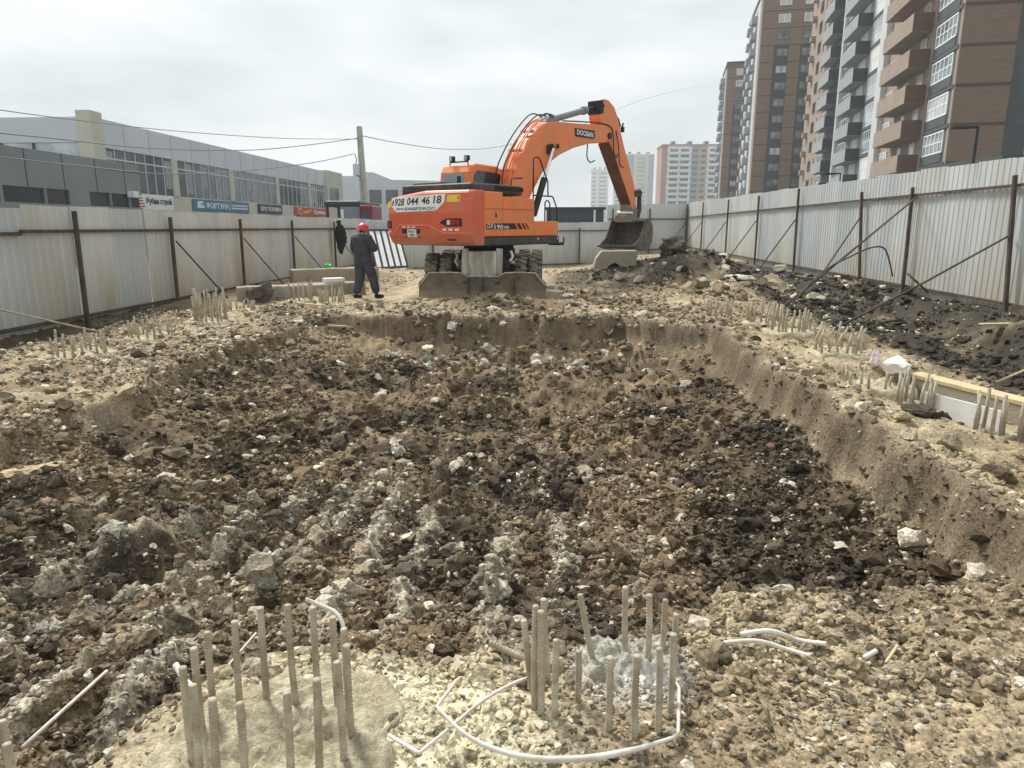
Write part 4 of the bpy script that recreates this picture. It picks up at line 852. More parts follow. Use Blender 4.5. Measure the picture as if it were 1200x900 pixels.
mb = U(); mb.prism([(3.62,4.10),(3.58,4.32),(4.68,4.36),(4.72,4.19),(4.62,4.12)], fs_, .205,.2155); dp = mb.build('maker_plate', M['ink'], bm_)
mb = U(); text(mb, 'DOOSAN', 3.72,4.60,4.16,4.30, lambda x, y, t: (.2165+.003*t, x, y), 0, .025); mb.build('lettering', M['white'], dp)
# hydraulic lines along the boom top
mb = U()
for k, w in enumerate((-.14,-.05,.05,.14)):
    o_ = .05+.012*(k % 2); mb.tube(bez([(w,.58,2.35),(w,.83-o_,3.05+o_*.4),(w,1.13-o_,3.52+o_*.6),(w,1.45-o_*.6,3.86+o_),(w,1.86-o_*.3,4.19+o_),(w,2.2,4.35+o_)], 8), .020, 8)
mb.build('hydraulic_line', M['orange'], bm_, smooth=True)
mb = U()
for w, q in ((-.17,.16),(.0,.10)): mb.tube(bez([(w,.55,2.4),(w,.70-q,3.0),(w,1.05-q,3.55),(w,1.45-q*.5,3.98+q*.5),(w,1.95,4.33+q),(w,2.35,4.5+q*.3),(w,2.7,4.45)], 8), .017, 8)
mb.tube(bez([(.2,1.9,4.4),(.23,2.15,4.52),(.2,2.5,4.48)], 6), .02, 8); mb.build('hose', M['dark'], bm_, smooth=True)
mb = U()
for u_, z_ in ((.84,3.02),(1.16,3.52),(1.68,4.03)): mb.box(-.2,.2,u_-.09,u_-.02,z_-.03,z_+.05)
mb.build('pipe_clamp', M['orange'], bm_, bevel=.01)
mb = U(); mb.tube(bez([(.19,3.0,4.44),(.19,4.,4.53),(.19,5.0,4.60),(.22,5.6,4.56),(.24,5.75,4.3),(.24,5.8,3.9),(.24,5.95,3.72),(.24,6.15,3.85)], 8), .018, 8); mb.tube(bez([(-.2,5.0,4.05),(-.22,5.02,3.7),(-.22,5.2,3.55),(-.2,5.45,3.62)], 8), .018, 8)
mb.tube(bez([(.22,5.95,4.5),(.25,6.1,4.0),(.25,6.2,3.55),(.24,6.5,3.45)], 8), .016, 8); mb.build('hose', M['dark'], bm_, smooth=True)
# cylinders
for w in (-.34,.34):
    mb = U(); mb.cyl((w,1.45,1.95), (w,1.92,2.88), .085, 16); mb.build('boom_cylinder', M['dark'], ex, smooth=False)
    mb = U(); mb.cyl((w,1.92,2.88), (w,2.34,3.66), .045, 14); mb.build('cylinder_rod', M['chrome'], ex)
mb = U(); mb.cyl((0,2.62,4.42), (0,4.45,4.90), .085, 18); mb.cyl((0,4.36,4.877), (0,4.5,4.913), .115, 18); mb.prism([(2.35,4.36),(2.5,4.58),(2.72,4.55),(2.95,4.40)], fs_, -.12,.12); scy = mb.build('stick_cylinder', M['vgrey'], ex)
mb = U(); mb.cyl((0,4.5,4.913), (0,5.15,5.08), .05, 14); mb.build('cylinder_rod', M['dark'], scy)
# stick
stp = [(5.02,4.75),(5.03,5.15),(5.25,5.30),(5.50,5.30),(5.85,5.16),(6.12,4.88),(6.32,4.5),(6.55,4.12),(7.05,3.42),(7.5,2.74),(7.52,2.35),(7.40,2.2),(7.22,2.22),(7.10,2.42),(6.15,3.56),(5.60,4.14),(5.25,4.3)]
mb = U(); mb.prism(stp, fs_, -.19,.19); st_ = mb.build('stick', M['orange'], ex, bevel=.02)
M['brownp'] = mat('dark_brown_paint', (.13,.055,.03), .7, var=.4, scale=4)  # darker brown strip covering the underside of the stick
mb = U(); mb.add([(-.185,5.50,4.045),(.185,5.50,4.045),(.185,6.96,2.445),(-.185,6.96,2.445)], [(0,1,2,3)]); mb.v = [(p[0], p[1], p[2]) for p in mb.v]
mb = U(); mb.prism([(5.64,4.11),(5.60,4.09),(7.12,2.36),(7.16,2.40)], fs_, -.187,.187); mb.build('underside_strip', M['brownp'], st_)
mb = U(); mb.prism([(5.0,4.85),(4.98,5.22),(5.15,5.27),(5.2,4.9)], fs_, -.215,.215); mb.cyl((-.25,5.12,5.09), (.25,5.12,5.09), .05); mb.build('cylinder_bracket', M['dark'], st_, bevel=.01)
mb = U(); mb.cyl((-.26,5.55,4.3), (.26,5.55,4.3), .09); mb.build('pivot_pin', M['dark'], st_)
mb = U(); mb.cyl((0,6.35,4.62), (0,7.15,3.50), .07, 14); mb.prism([(6.15,4.78),(6.35,4.92),(6.50,4.70),(6.35,4.5)], fs_, -.09,.09); bcy = mb.build('bucket_cylinder', M['dark'], ex)
mb = U(); mb.cyl((0,7.15,3.50), (0,7.72,2.76), .042, 12); mb.build('cylinder_rod', M['dark'], bcy)
mb = U(); mb.box(.12,.2,6.42,6.54,4.5,4.66); mb.cyl((.1,6.5,4.6), (.1,6.62,4.78), .03); mb.build('valve', M['dark'], st_, bevel=.01)
# bucket linkage, coupler
mb = U(); mb.prism([(7.42,2.62),(7.36,2.78),(7.70,2.86),(7.86,2.76),(7.80,2.62)], fs_, -.24,.24); mb.prism([(7.70,2.80),(7.86,2.78),(7.92,2.2),(7.78,1.95),(7.66,2.0),(7.72,2.3)], fs_, -.20,-.12); mb.prism([(7.70,2.80),(7.86,2.78),(7.92,2.2),(7.78,1.95),(7.66,2.0),(7.72,2.3)], fs_, .12,.20); mb.build('bucket_link', M['mudd'], ex, bevel=.01)
mb = U(); mb.prism([(7.10,2.34),(7.05,1.86),(7.9,1.80),(7.85,2.12),(7.45,2.38)], fs_, -.17,.17); mb.prism([(7.0,1.80),(7.02,2.02),(7.25,2.06),(7.3,1.82)], fs_, -.30,.30); mb.build('quick_coupler', M['mud'], ex, bevel=.015)
mb = U(); mb.cyl((-.26,7.12,2.1), (.26,7.12,2.1), .055); mb.build('coupler_pin', M['chrome'], ex)
# bucket
bs_ = lambda L_: [(7.3+(u-7.2)*.9, 1.86+(z-1.86)*.92) for u, z in L_]
bp = bs_([(6.38,.98),(6.75,.88),(7.2,.84),(7.55,.90),(7.82,1.12),(7.90,1.42),(7.82,1.70),(7.66,1.83),(7.30,1.86)])
bi = bs_([(7.31,1.82),(7.62,1.79),(7.76,1.67),(7.84,1.42),(7.77,1.16),(7.53,.95),(7.2,.89),(6.76,.93),(6.40,1.01)])
mb = U(); mb.prism(bp+bi, fs_, -.60,.60); bk = mb.build('bucket', M['bucketm'], ex, bevel=.006)
for a, b in ((-.635,-.60), (.60,.635)):
    mb = U(); mb.prism(bs_([(6.34,.97),(6.75,.86),(7.2,.82),(7.57,.88),(7.85,1.10),(7.93,1.42),(7.85,1.72),(7.67,1.86),(7.28,1.89),(7.10,1.60),(6.85,1.25)]), fs_, a, b); mb.build('side_plate', M['bucketm'], bk, bevel=.006)
mb = U(); mb.prism(bs_([(6.30,.955),(6.30,1.0),(6.6,.97),(6.6,.90)]), fs_, -.64,.64); mb.build('cutting_edge', M['mudd'], bk)
# handrails
mb = U(); r_ = .017
mb.tube([(1.20,.19,2.28),(1.20,.19,3.2),(1.20,.22,3.24),(1.20,.40,3.25),(1.20,.46,3.2),(1.20,.80,2.72),(1.20,.82,2.38)], r_, 8)
mb.tube([(1.20,.19,2.38),(1.20,1.0,2.38),(1.20,1.05,2.35),(1.20,1.22,2.1),(1.20,1.22,1.45)], r_, 8); mb.tube([(1.20,.69,1.79),(1.20,.69,2.22),(1.20,.74,2.27),(1.20,.84,2.27),(1.20,.9,2.2),(1.20,.9,1.79)], r_, 8)
mb.tube([(.55,.19,2.30),(.55,.19,2.75),(.58,.28,2.8),(.7,.45,2.8)], r_, 8); mb.build('handrail', M['dark'], ex, smooth=True)
# fresh soil and broken pile pieces below the bucket
mb = MB(); mb.prism([(1.50,.30),(1.62,.72),(1.78,.93),(2.86,.95),(2.84,.30),(2.42,.32),(2.33,.50),(2.18,.58),(2.02,.50),(1.92,.36)], lambda p, t: (p[0], t, p[1]), 21.75, 22.35)
tag(mb.build('broken_concrete', M['conc'], None, (1.5,21.75,.3), bevel=.02), 'pale broken arch of concrete lying on dark soil right under the digging bucket', 'concrete piece')
# ------------------------------------------------------------------ buildings
class Frame:
    """facade frame: s along the wall, t outwards, z up"""
    def __init__(s, o, ang, out): s.o = Vector((*o, 0)); s.d = Vector((math.sin(ang), math.cos(ang), 0)); s.n = Vector((s.d.y, -s.d.x, 0))*out
    def __call__(s, v): return s.o+s.d*v[0]+s.n*v[1]+Vector((0, 0, v[2]))
def fb(fr, boxes): 
    mb = MB(fr)
    for b in boxes: mb.box(*b)
    return mb
# tall brick tower on the right
A0 = R(9.8); FR = Frame((33.1,62.), A0, -1)
tw = thing('apartment_tower', 'brown and grey brick apartment tower with rows of balconies, nearest on the right', 'building', (33.1,62.,0), 0)
ZF = lambda k: .8+3.*k
H1 = ZF(17)
for s0, s1, m in ((0,6.2,'slate'),(6.2,20.,'tan'),(22.2,42.5,'lgrey'),(42.5,55.,'slate'),(55.,69.,'tan')): fb(FR, [(s0,s1,-4.,0,0,H1)]).build('wall', M[m], tw)
fb(FR, [(20.,22.2,-.5,.55,0,H1+1)]).build('pilaster', M['silver'], tw); fb(FR, [(41.,41.9,-.5,.5,0,H1+1)]).build('pilaster', M['silver'], tw)
fb(FR, [(-.12,3.,-4.0,-.02,0,H1)]).build('wall', M['brick'], tw)
fb(FR, [(.05,30.,-5.7,-4.01,0,H1)]).build('wall', M['slate'], tw); fb(FR, [(4.,69.,-22.,-5.71,0,H1)]).build('wall', M['beige'], tw)
for k in range(1, 17): fb(FR, [(-.15,-.1,-4.0,-.04,ZF(k)-.12,ZF(k)+.12)]).build('storey_band', M['band'], tw)
for k in range(1, 17): fb(FR, [(.0,6.1,.0,.12,ZF(k)-.16,ZF(k)+.12)]).build('floor_slab', M['slate'], tw); fb(FR, [(22.2,41.,.0,.12,ZF(k)-.16,ZF(k)+.1)]).build('floor_slab', M['slate'], tw)
fb(FR, [(-.14,.35,-.02,.05,0,H1)]).build('corner_trim', M['tan'], tw)
def window(t, fr, s0, s1, z0, z1, cols, rows, gm, proud=.05, fw=.09, fm='white', bottom=0.):
    f = MB(fr); e = proud
    f.box(s0,s1,.01,e+.04,z0,z0+fw); f.box(s0,s1,.01,e+.04,z1-fw,z1)
    for i in range(cols+1): x = s0+(s1-s0-fw)*i/cols; f.box(x,x+fw,.0,e+.035,z0+.001,z1-.001)
    for j in range(1, rows): z = z0+(z1-z0)*j/rows; f.box(s0+.001,s1-.001,.0,e+.03,z-fw*.4,z+fw*.4)
    w = f.build('window', M[fm], t); MB(fr).box(s0+.03,s1-.03,-.02,e,z0+.03,z1-.03).build('pane', M[gm], w)
    if bottom: MB(fr).box(s0+.05,s1-.05,.0,e+.01,z0-bottom,z0-.004).build('lower_panel', M['slate'], w)
    return w
gl = ['glassl','glassl','white','glassm']  # pale and white panes have the sky's glare in their colour
for k in range(1, 8):
    z = ZF(k); window(tw, FR, .9,5.7,z+.95,z+2.75,5,2,random.choice(['glassm','glassl','glassm']),bottom=.75,fw=.13)
    window(tw, FR, 16.9,19.7,z+1.,z+2.6,4,1,'glassl'); window(tw, FR, 12.2,13.3,z+.9,z+2.5,1,1,'glassl'); window(tw, FR, 8.2,9.6,z+.9,z+2.5,1,1,'glassl')
for k in range(1, 11):
    z = ZF(k); window(tw, FR, 23.,27.8,z+.3,z+2.75,5,2,random.choice(gl)); window(tw, FR, 36.2,40.6,z+.3,z+2.75,4,2,'glassm'); window(tw, FR, 30.,33.,z+.9,z+2.5,3,1,'white')
for k in range(1, 13): z = ZF(k); window(tw, FR, 50.8,54.2,z+.4,z+2.6,3,2,'glassm'); 
for k in range(1, 13): z = ZF(k); window(tw, FR, 60.,62.,z+.8,z+2.4,1,1,'glassd',fm='slate')
def balcony(t, fr, s0, s1, dep, z, m, me, hh=1.15):
    mb = MB(fr); mb.box(s0,s1,.0,dep,z-.18,z); mb.box(s0+.05,s1,dep-.12,dep-.001,z,z+hh); mb.box(s1-.1,s1-.001,.0,dep-.12,z,z+hh); b = mb.build('balcony', M[m], t)
    mb = MB(fr); mb.box(s0-.004,s0+.05,.02,dep-.005,z-.17,z+hh-.01); mb.box(s0-.03,s0+.1,dep*.2,dep*.8,z+.1,z+hh*.85); mb.build('end_screen', M[me], b)
for k in range(1, 9): balcony(tw, FR, 6.9,16.0,1.7,ZF(k),'tan','brickd',1.35)
for k in range(1, 11): balcony(tw, FR, 28.6,36.0,1.6,ZF(k)-.2,'lgrey','dslate',1.3)
for k in range(1, 14): balcony(tw, FR, 43.6,50.2,1.5,ZF(k)-.3,'lgrey','dslate',1.3)
for k in range(1, 14): fb(FR, [(65.,66.2,.0,.7,ZF(k)+.5,ZF(k)+1.3)]).build('air_conditioner', M['tan'], tw)
mb = MB(FR)
for k in range(1, 14): mb.box(57.3,57.7,.0,.06,ZF(k)+.3,ZF(k)+2.6)
mb.build('downpipe', M['brickd'], tw)
fb(FR, [(-.1,69.,-22.,.0,H1,H1+.8)]).build('roof_parapet', M['slate'], tw)
# entrance storey shadow gap
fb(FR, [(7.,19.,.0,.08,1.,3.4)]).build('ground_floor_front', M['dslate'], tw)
def tower(label, corner, w, L, h, ts=3.0, floors=15):
    t = thing('apartment_tower', label, 'building', (*corner, 0), 0); F2 = Frame(corner, A0, -1); F3 = Frame(corner, A0+math.pi/2, 1)   # F3: along the end wall
    F3.n = -F2.d
    fb(F2, [(0,L,-w-.0,0,0,h)]).build('wall', M['brick'], t)
    mb = MB(F2); mb.box(2.4,L,.0,.25,0,h-.5); mb.build('facade_panel', M['silver'], t); fb(F2, [(0,2.3,.0,.2,0,h-1)]).build('facade_panel', M['tan'], t)
    for a, b in ((.20,.42),(.60,.84)):
        fb(F3, [(w*a,w*b,.0,.06,0,h-9.5)]).build('dark_strip', M['dslate'], t)
    n = 0
    for k in range(floors):
        z = h-2.6-ts*k
        if z < 2: break
        for a, b in ((.24,.42),(.62,.80)): window(t, F3, w*a, w*b, z, z+1.5, 2, 1, 'glassl' if (k < 2 or random.random() < .08) else 'glassm', proud=.10, fw=.14, fm='white' if k < 2 else 'slate')
        mb = MB(F2); q = max(4., L*.3); mb.box(q,q+3.2,.2,1.3,z-1.,z+.3); mb.box(q+L*.35,q+L*.35+3,.2,1.2,z-1,z+.2); mb.build('balcony', M['lgrey'], t)
        mb = MB(F2); mb.box(q+.1,q+3.1,.22,.3,z+.3,z+1.5); mb.box(L*.55,L*.55+3,.24,.3,z-.2,z+1.3); mb.build('window_strip', M['glassd'], t)
    fb(F2, [(-.15,L+.1,-w-.1,.3,h,h+.7)]).build('roof_parapet', M['dslate'], t)
    mb = MB(F3)
    for k in range(floors): mb.box(0,w,.0,.03,h-.5-ts*k-.1,h-.5-ts*k+.1)
    mb.build('storey_band', M['band'], t)
    return t
tower('slim brick tower with two dark window strips, second from the right', (41.3,147.), 12., 24., 45., 3.0)
tower('distant brick tower, leftmost of the brown row', (46.9,195.), 9., 16., 42.2, 2.75)
# distant pale blocks
def far_block(label, x0, x1, y, h, walls, bands, floors, dep=16., roofbits=3, wm='wgrey', balw=None, side=None):
    t = thing('apartment_block', label, 'building', (x0, y, 0), 0); W = x1-x0
    for a, b, m in walls: MB().box(x0+W*a, x0+W*b, y+.3*(m != 'pale'), y+dep, 0, h).build('wall', M[m], t)
    for k in range(floors):
        z = h*(k+.35)/(floors+.6)
        mb = MB(); hh = h/floors
        for a, b in bands:
            n = max(1, int((b-a)*W/5.)); 
            for i in range(n):
                c0_ = x0+W*(a+(b-a)*(i+.12)/n); c1_ = x0+W*(a+(b-a)*(i+.88)/n); mb.box(c0_, c1_, y-.12, y+.4, z+hh*.25, z+hh*.68)
        mb.build('window_row', M[wm], t)
        if balw:
            mb = MB()
            for a, b in balw: mb.box(x0+W*a, x0+W*b, y-1.2, y+.31, z-hh*.18, z+hh*.22)
            mb.build('balcony_row', M['pale'], t)
    MB().box(x0-.3, x1+.3, y-.3, y+dep, h, h+.8).build('roof_edge', M['pink' if 'pink' in [w[2] for w in walls] else 'pale'], t)
    mb = MB()
    for i in range(roofbits): x = x0+W*(i+.6)/(roofbits+.4); mb.box(x, x+W*.07, y+3, y+8, h+.8, h+2.6)
    mb.build('roof_housing', M['wgrey'], t); return t
far_block('small pale grey block half hidden behind the excavator arm', 38.7,53.,600.,47.,[(0,1,'pale')],[(.05,.3),(.4,.95)],14,wm='bluegrey')
far_block('cream and blue grey tower seen right of the excavator arm', 53.2,83.6,560.,55.,[(0,.28,'pale'),(.28,.5,'bluegrey'),(.5,.86,'cream'),(.86,1,'bluegrey')],[(.03,.26),(.3,.5),(.55,.83)],17,roofbits=4,wm='bluegrey')
far_block('white balconied tower with pinkish roof edge in the distance', 60.5,89.5,380.,42.2,[(0,.10,'pink'),(.10,.52,'pale'),(.52,.66,'bluegrey'),(.66,.8,'ochre'),(.8,1,'pale')],[(.12,.5),(.53,.65),(.68,.78),(.82,.98)],14,balw=[(.11,.30),(.33,.51),(.81,.97)])
# ------------------------------------------------------------------ shopping hall on the left
g_ = R(1.3); nm = Vector((math.cos(g_), -math.sin(g_), 0)); MF = Frame((-nm.x*32, -nm.y*32), g_, 1)     # s = distance along, t towards the site
ml = thing('shopping_hall', 'long two-storey hall with grey fascia and glazed upper floor on the left', 'building', (-31.,50.,0), 0)
fb(MF, [(49.3,97.,-.4,.0,7.1,9.0)]).build('fascia', M['mgrey'], ml); fb(MF, [(49.3,97.,-.5,-.06,0,4.15)]).build('wall', M['beige'], ml)
fb(MF, [(48.,49.3,-.75,.25,0,9.35)]).build('corner_pillar', M['beige'], ml)
fb(MF, [(97.,104.,-8,.3,0,9.2)]).build('end_block', M['beige'], ml)
fb(MF, [(48.4,104.,-30,-.6,0,8.8)]).build('hall_body', M['mgrey'], ml)
fb(MF, [(48.2,48.38,-34,-.8,7.3,8.95)]).build('fascia', M['mgrey'], ml); fb(MF, [(48.25,48.38,-34,-.8,5.,7.28)]).build('front_glazing', M['glassl'], ml)  # front glazing is coloured pale for the sky it reflects
mb = MB(MF)
for i in range(14): mb.box(48.1,48.24,-4.2-i*2.3,-4.1-i*2.3,5.,7.28)
mb.box(48.1,48.24,-34,-.8,5.9,6.0); mb.build('front_mullions', M['seam'], ml)
cols = [58.3,68.6,80.,90.5]
for c_ in cols: fb(MF, [(c_,c_+.75,-.1,.06,4.15,7.1)]).build('column', M['beige'], ml)
ends = [49.4]+[c+.75 for c in cols]; ends2 = cols+[97.]
for i, (a, b) in enumerate(zip(ends, ends2)):
    m_ = MB(MF); m_.box(a,b,-.3,-.08,4.15,7.1); gz = m_.build('window', M['glassh'], ml); mb = MB(MF)
    n_ = 7
    for j in range(n_+1): x = a+(b-a-.08)*j/n_; mb.box(x,x+.07,-.09,-.03,4.16,7.09)
    mb.box(a+.001,b-.001,-.088,-.04,6.35,6.45); mb.build('mullion', M['mgrey'], gz)
    mb = MB(MF)
    for j in range(n_):
        if random.random() < .45: x = a+(b-a)*(j+.15)/n_; mb.box(x,x+.9,-.1,-.07,4.3+random.random(),6.9)
    if mb.v: mb.build('curtain', M['lgrey'], gz)
mb = MB(MF)
for s_ in np.arange(52,97,3.2): mb.box(s_,s_+.03,-.01,.012,7.1,9.0)
mb.build('panel_seam', M['wgrey'], ml)
# end window of the hall
fb(MF, [(98.,102.,.3,.34,4.8,7.)]).build('window', M['glassm'], ml)
# dark grey low building
NF = Frame((-nm.x*24, -nm.y*24), g_, 1)
nb2 = thing('low_building', 'low dark grey panelled building behind the left fence', 'building', (-23.,30.,0), 0)
fb(NF, [(8.,40.1,-7,0,0,2.72),(8.,40.1,-7,0,3.42,5.1)]).build('wall', M['ngrey'], nb2); fb(NF, [(8.,40.0,-6.9,-.12,2.7,3.45)]).build('window_band', M['glassd'], nb2)
mb = MB(NF)
for s_ in np.arange(9.2,40,2.45): mb.box(s_,s_+.05,-.01,.012,3.43,5.1)
mb.box(8.,40.1,-.01,.014,4.62,4.655); mb.build('panel_seam', M['seam'], nb2)
for s_, w_ in ((20,.12),(23.3,.12),(26.5,.12),(29.6,.15),(32.3,.1),(34.0,1.5),(37.2,.1),(38.9,.12)): fb(NF, [(s_,s_+w_,-.11,.003,2.72,3.42)]).build('window_pier', M['ngrey'], nb2)
mb = MB(NF); mb.tube(bez([(30.,-3,5.1),(30.,-3,5.75),(30.2,-3,5.95),(30.6,-3,5.9),(30.7,-3,5.6)], 6), .07, 8); mb.box(33.5,33.9,-3.2,-2.8,5.1,5.5); mb.build('roof_vent', M['silver'], nb2, smooth=False)
mb = MB(NF); mb.box(38.7,39.2,.0,.4,3.25,3.6); mb.build('floodlight', M['white'], nb2, bevel=.03)
# rear block beyond the hall
rb = thing('warehouse', 'plain grey warehouse seen between the hall and the excavator', 'building', (-26.,112.,0), 0)
mb = MB(); mb.prism([(-34.,0),(-34.,9.4),(-28.6,9.4),(-28.3,10.0),(-26.4,9.9),(-23.5,8.8),(-16.,8.6),(-16.,0)], lambda p, t: (p[0], t, p[1]), 112.,130.); mb.build('wall', M['mgrey'], rb)
for x in (-27.2,-24.6,-22.,-19.4): MB().box(x,x+1.9,111.9,112.1,5.2,7.3).build('window', M['wgrey'], rb)
# signs on the hall wall
def sign(label, s0, s1, z0, z1, m, t0=.0):
    t = thing('shop_sign', label, 'sign', tuple(MF(Vector((s0, .02, z0)))), 0); fb(MF, [(s0,s1,-.04,.12,z0,z1)]).build('sign_board', M[m], t, bevel=.02); return t
Ts = lambda x, y, t: MF(Vector((x, .122+.03*t, y)))
s = sign('white shop sign with dark lettering and red bars, leftmost on the hall', 52.6,57.7,2.95,4.1,'white')
mb = MB(); text(mb, 'Рубин строй', 53.8,57.4,3.3,3.88, Ts, 0, .012); mb.build('lettering', M['ink'], s)
mb = MB()
for i in range(4): mb.prism([(52.7,3.10+i*.24),(53.6-.1*i,3.16+i*.2),(53.6-.1*i,3.24+i*.2),(52.7,3.22+i*.24)], lambda p, t: MF(Vector((p[0], t, p[1]))), .10,.135)
mb.build('red_bars', M['sred'], s)
s = sign('blue shop sign with white lettering and a round emblem', 61.,72.2,3.05,4.05,'blue')
mb = MB(); text(mb, 'ФОРТУНА', 63.2,67.6,3.28,3.84, Ts, 0, .02); mb.build('lettering', M['white'], s)
mb = MB(); q = lambda p, t: MF(Vector((p[0], t, p[1])))
mb.prism([(61.6,3.3),(61.6,3.75),(61.9,3.9),(62.6,3.9),(62.8,3.7),(62.2,3.72),(62.2,3.6),(62.8,3.55),(62.9,3.3)], q, .10,.14); mb.prism([(67.85,3.2),(67.85,3.9),(67.93,3.9),(67.93,3.2)], q, .1,.14)
for z in (3.35,3.62):
    x = 68.2
    while x < 71.6: w_ = random.uniform(.15,.3); mb.prism([(x,z),(x,z+.15),(x+w_,z+.15),(x+w_,z)], q, .1,.135); x += w_+.06
mb.build('emblem', M['white'], s)
s = sign('black shop sign with white capital letters', 74.6,81.,3.08,4.05,'ink')
mb = MB(); text(mb, 'ВРЗ ТЕХНИКА', 75.1,80.6,3.35,3.8, Ts, 0, .015); mb.build('lettering', M['white'], s)
s = sign('red shop sign with yellow emblem and white script', 85.,97.4,3.0,4.02,'sred')
mb = MB(); text(mb, 'Суши', 91.5,95.6,3.2,3.85, Ts, 0, .04, .2); mb.build('lettering', M['white'], s)
mb = MB(); mb.tube([MF(Vector((86.7+.55*math.cos(a), .13, 3.5+.33*math.sin(a)))) for a in np.linspace(0,5.4,16)], .09, 6)
mb.prism([(87.8,3.45),(90.8,3.75),(90.8,3.85),(87.8,3.58)], q, .1,.14); mb.prism([(87.8,3.25),(90.4,3.5),(90.4,3.62),(87.8,3.38)], q, .1,.14); mb.prism([(95.4,3.2),(96.9,3.5),(96.6,3.85),(95.7,3.5)], q, .1,.14); mb.build('emblem', M['yellow'], s)
# container roof behind the far fence
t = thing('site_container', 'dark blue ribbed container showing above the far fence', 'container', (.2,50.,-.4), 0)
MB().box(.2,4.15,50.,52.4,-.4,2.85).build('container_body', M['corr'], t)
mb = MB()
for i in range(17): mb.box(.35+i*.21,.44+i*.21,49.955,50.,-.2,2.55)
mb.build('ribs', M['slate'], t); MB().box(.1,4.3,49.9,52.5,2.85,2.99).build('roof_edge', M['dslate'], t); MB().box(3.45,3.6,49.93,50.,1.,2.8).build('corner_post', M['mgrey'], t)
# lorry parked behind the left fence
lr = thing('parked_lorry', 'dark canopied lorry with a red cab standing behind the left fence', 'lorry', (-10.,34.6,-.2), 0)
y = 35.; 
MB().box(-10.75,-9.0,y,y+4.5,2.62,2.90).build('canopy_roof', M['vdark'], lr, bevel=.08); MB().box(-10.7,-10.58,y,y+.12,.8,2.62).build('canopy_post', M['vdark'], lr); MB().box(-10.1,-10.0,y,y+.1,.8,2.62).build('canopy_post', M['vdark'], lr)
MB().box(-9.98,-9.02,y+.03,y+4.4,.8,2.62).build('side_curtain', M['vgrey'], lr); MB().box(-10.57,-10.11,y+1.5,y+1.6,.8,2.62).build('rear_screen', M['lgrey'], lr); MB().box(-9.96,-9.82,y-.02,y+.028,1.6,2.5).build('white_marker', M['white'], lr)
MB().box(-9.0,-7.95-.42,y-.2,y+2.,.4,2.7).build('cab', M['vred'], lr, bevel=.1, seg=3); MB().box(-8.85,-8.52,y-.215,y-.19,1.6,2.4).build('cab_window', M['glassd'], lr)
MB().box(-10.7,-8.5,y,y+6.,.5,.8).build('load_bed', M['vdark'], lr)
for x_, y_ in ((-10.5,y+.8),(-8.8,y+.9),(-10.5,y+4.5),(-8.8,y+4.5)):
    mb = MB(); mb.cyl((x_-.14,y_,.28),(x_+.14,y_,.28),.46,24); w_ = mb.build('wheel', M['tyre'], lr); mb = MB(); mb.cyl((x_-.15,y_,.28),(x_+.15,y_,.28),.22,16); mb.build('rim', M['mgrey'], w_)
# utility pole and cables
yp = 42.; top = onY(421,148,yp); bot = onY(427,240,yp); xb = bot.x; 
t = thing('utility_pole', 'concrete utility pole with a metal box behind the left fence', 'pole', (xb, yp, -.3), 0)
mb = MB(); mb.tube([(xb+.12,yp,-.3),(bot.x,yp,bot.z),(top.x,yp,top.z)], [.26,.24,.17], 4); mb.build('pole', M['polec'], t, bevel=.02)
b0, b1 = onY(414,192,yp-.3), onY(422,206,yp-.1); mb = MB(); mb.box(b0.x,b1.x,yp-.45,yp-.15,b1.z,b0.z); mb.build('junction_box', M['mgrey'], t, bevel=.02)
mb = MB(); c1 = onY(416,181,yp-.2); mb.tube(bez([c1, onY(418,188,yp-.2), onY(416,193,yp-.2)], 5), .03, 6); mb.tube(bez([onY(417,206,yp-.25), onY(424,210,yp-.25), onY(427,235,yp-.2)], 6), .03, 6); mb.build('lead_wire', M['wire'], t)
def cable(label, pts, r): tag(MB().tube(bez(pts, 10), r, 6).build('overhead_cable', M['wire'], None, tuple(pts[0]), smooth=True), label, 'cable', 'cables strung from the pole')
cable('topmost overhead cable running left from the pole across the sky', [onY(419,163,yp), onY(330,162,36.), onY(200,153,30.), onY(60,137,24.), onY(-60,120,20.)], .016)
cable('middle overhead cable dipping left over the hall fascia', [onY(419,162,yp), onY(360,170,38.), onY(290,176,34.), onY(180,174,28.), onY(60,162,23.), onY(-60,150,20.)], .022)
cable('lowest overhead cable running left from the box on the pole', [onY(415,180,yp), onY(370,190,38.), onY(290,200,34.), onY(200,204,28.), onY(90,194,23.), onY(-60,176,18.)], .022)
cable('overhead cable running right from the pole behind the excavator boom', [onY(424,159,yp), onY(470,168,46.), onY(530,175,50.), onY(595,170,55.), onY(690,143,62.), onY(770,112,95.), onY(846,96,196.)], [.026-.012*min(1, i/45) for i in range(61)])
# street lamps beyond the right fence
def lamp(label, base, h, arm, y, th=.09):
    t = thing('street_lamp', label, 'street lamp', (base, y, -.1)); mb = MB(); mb.tube([(base,y,-.1),(base,y,h)], [th,th*.7], 8); mb.build('lamp_post', M['dark'], t)
    mb = MB(); mb.box(base-arm,base+.05,y-.06,y+.06,h-.02,h+.1); a_ = mb.build('lamp_arm', M['dark'], t, bevel=.02); mb = MB(); mb.box(base-arm-.35,base-arm+.5,y-.13,y+.13,h-.05,h+.08); mb.build('lamp_head', M['dark'], t, bevel=.02)
lamp('black street lamp with angled top in front of the brown brick wall', onY(1146,150,38.).x, onY(1146,150,38.).z, .95, 38., .10)
lamp('small dark street lamp in front of the grey balconies', onY(985,204,58.).x, onY(985,204,58.).z, .9, 58., .07)
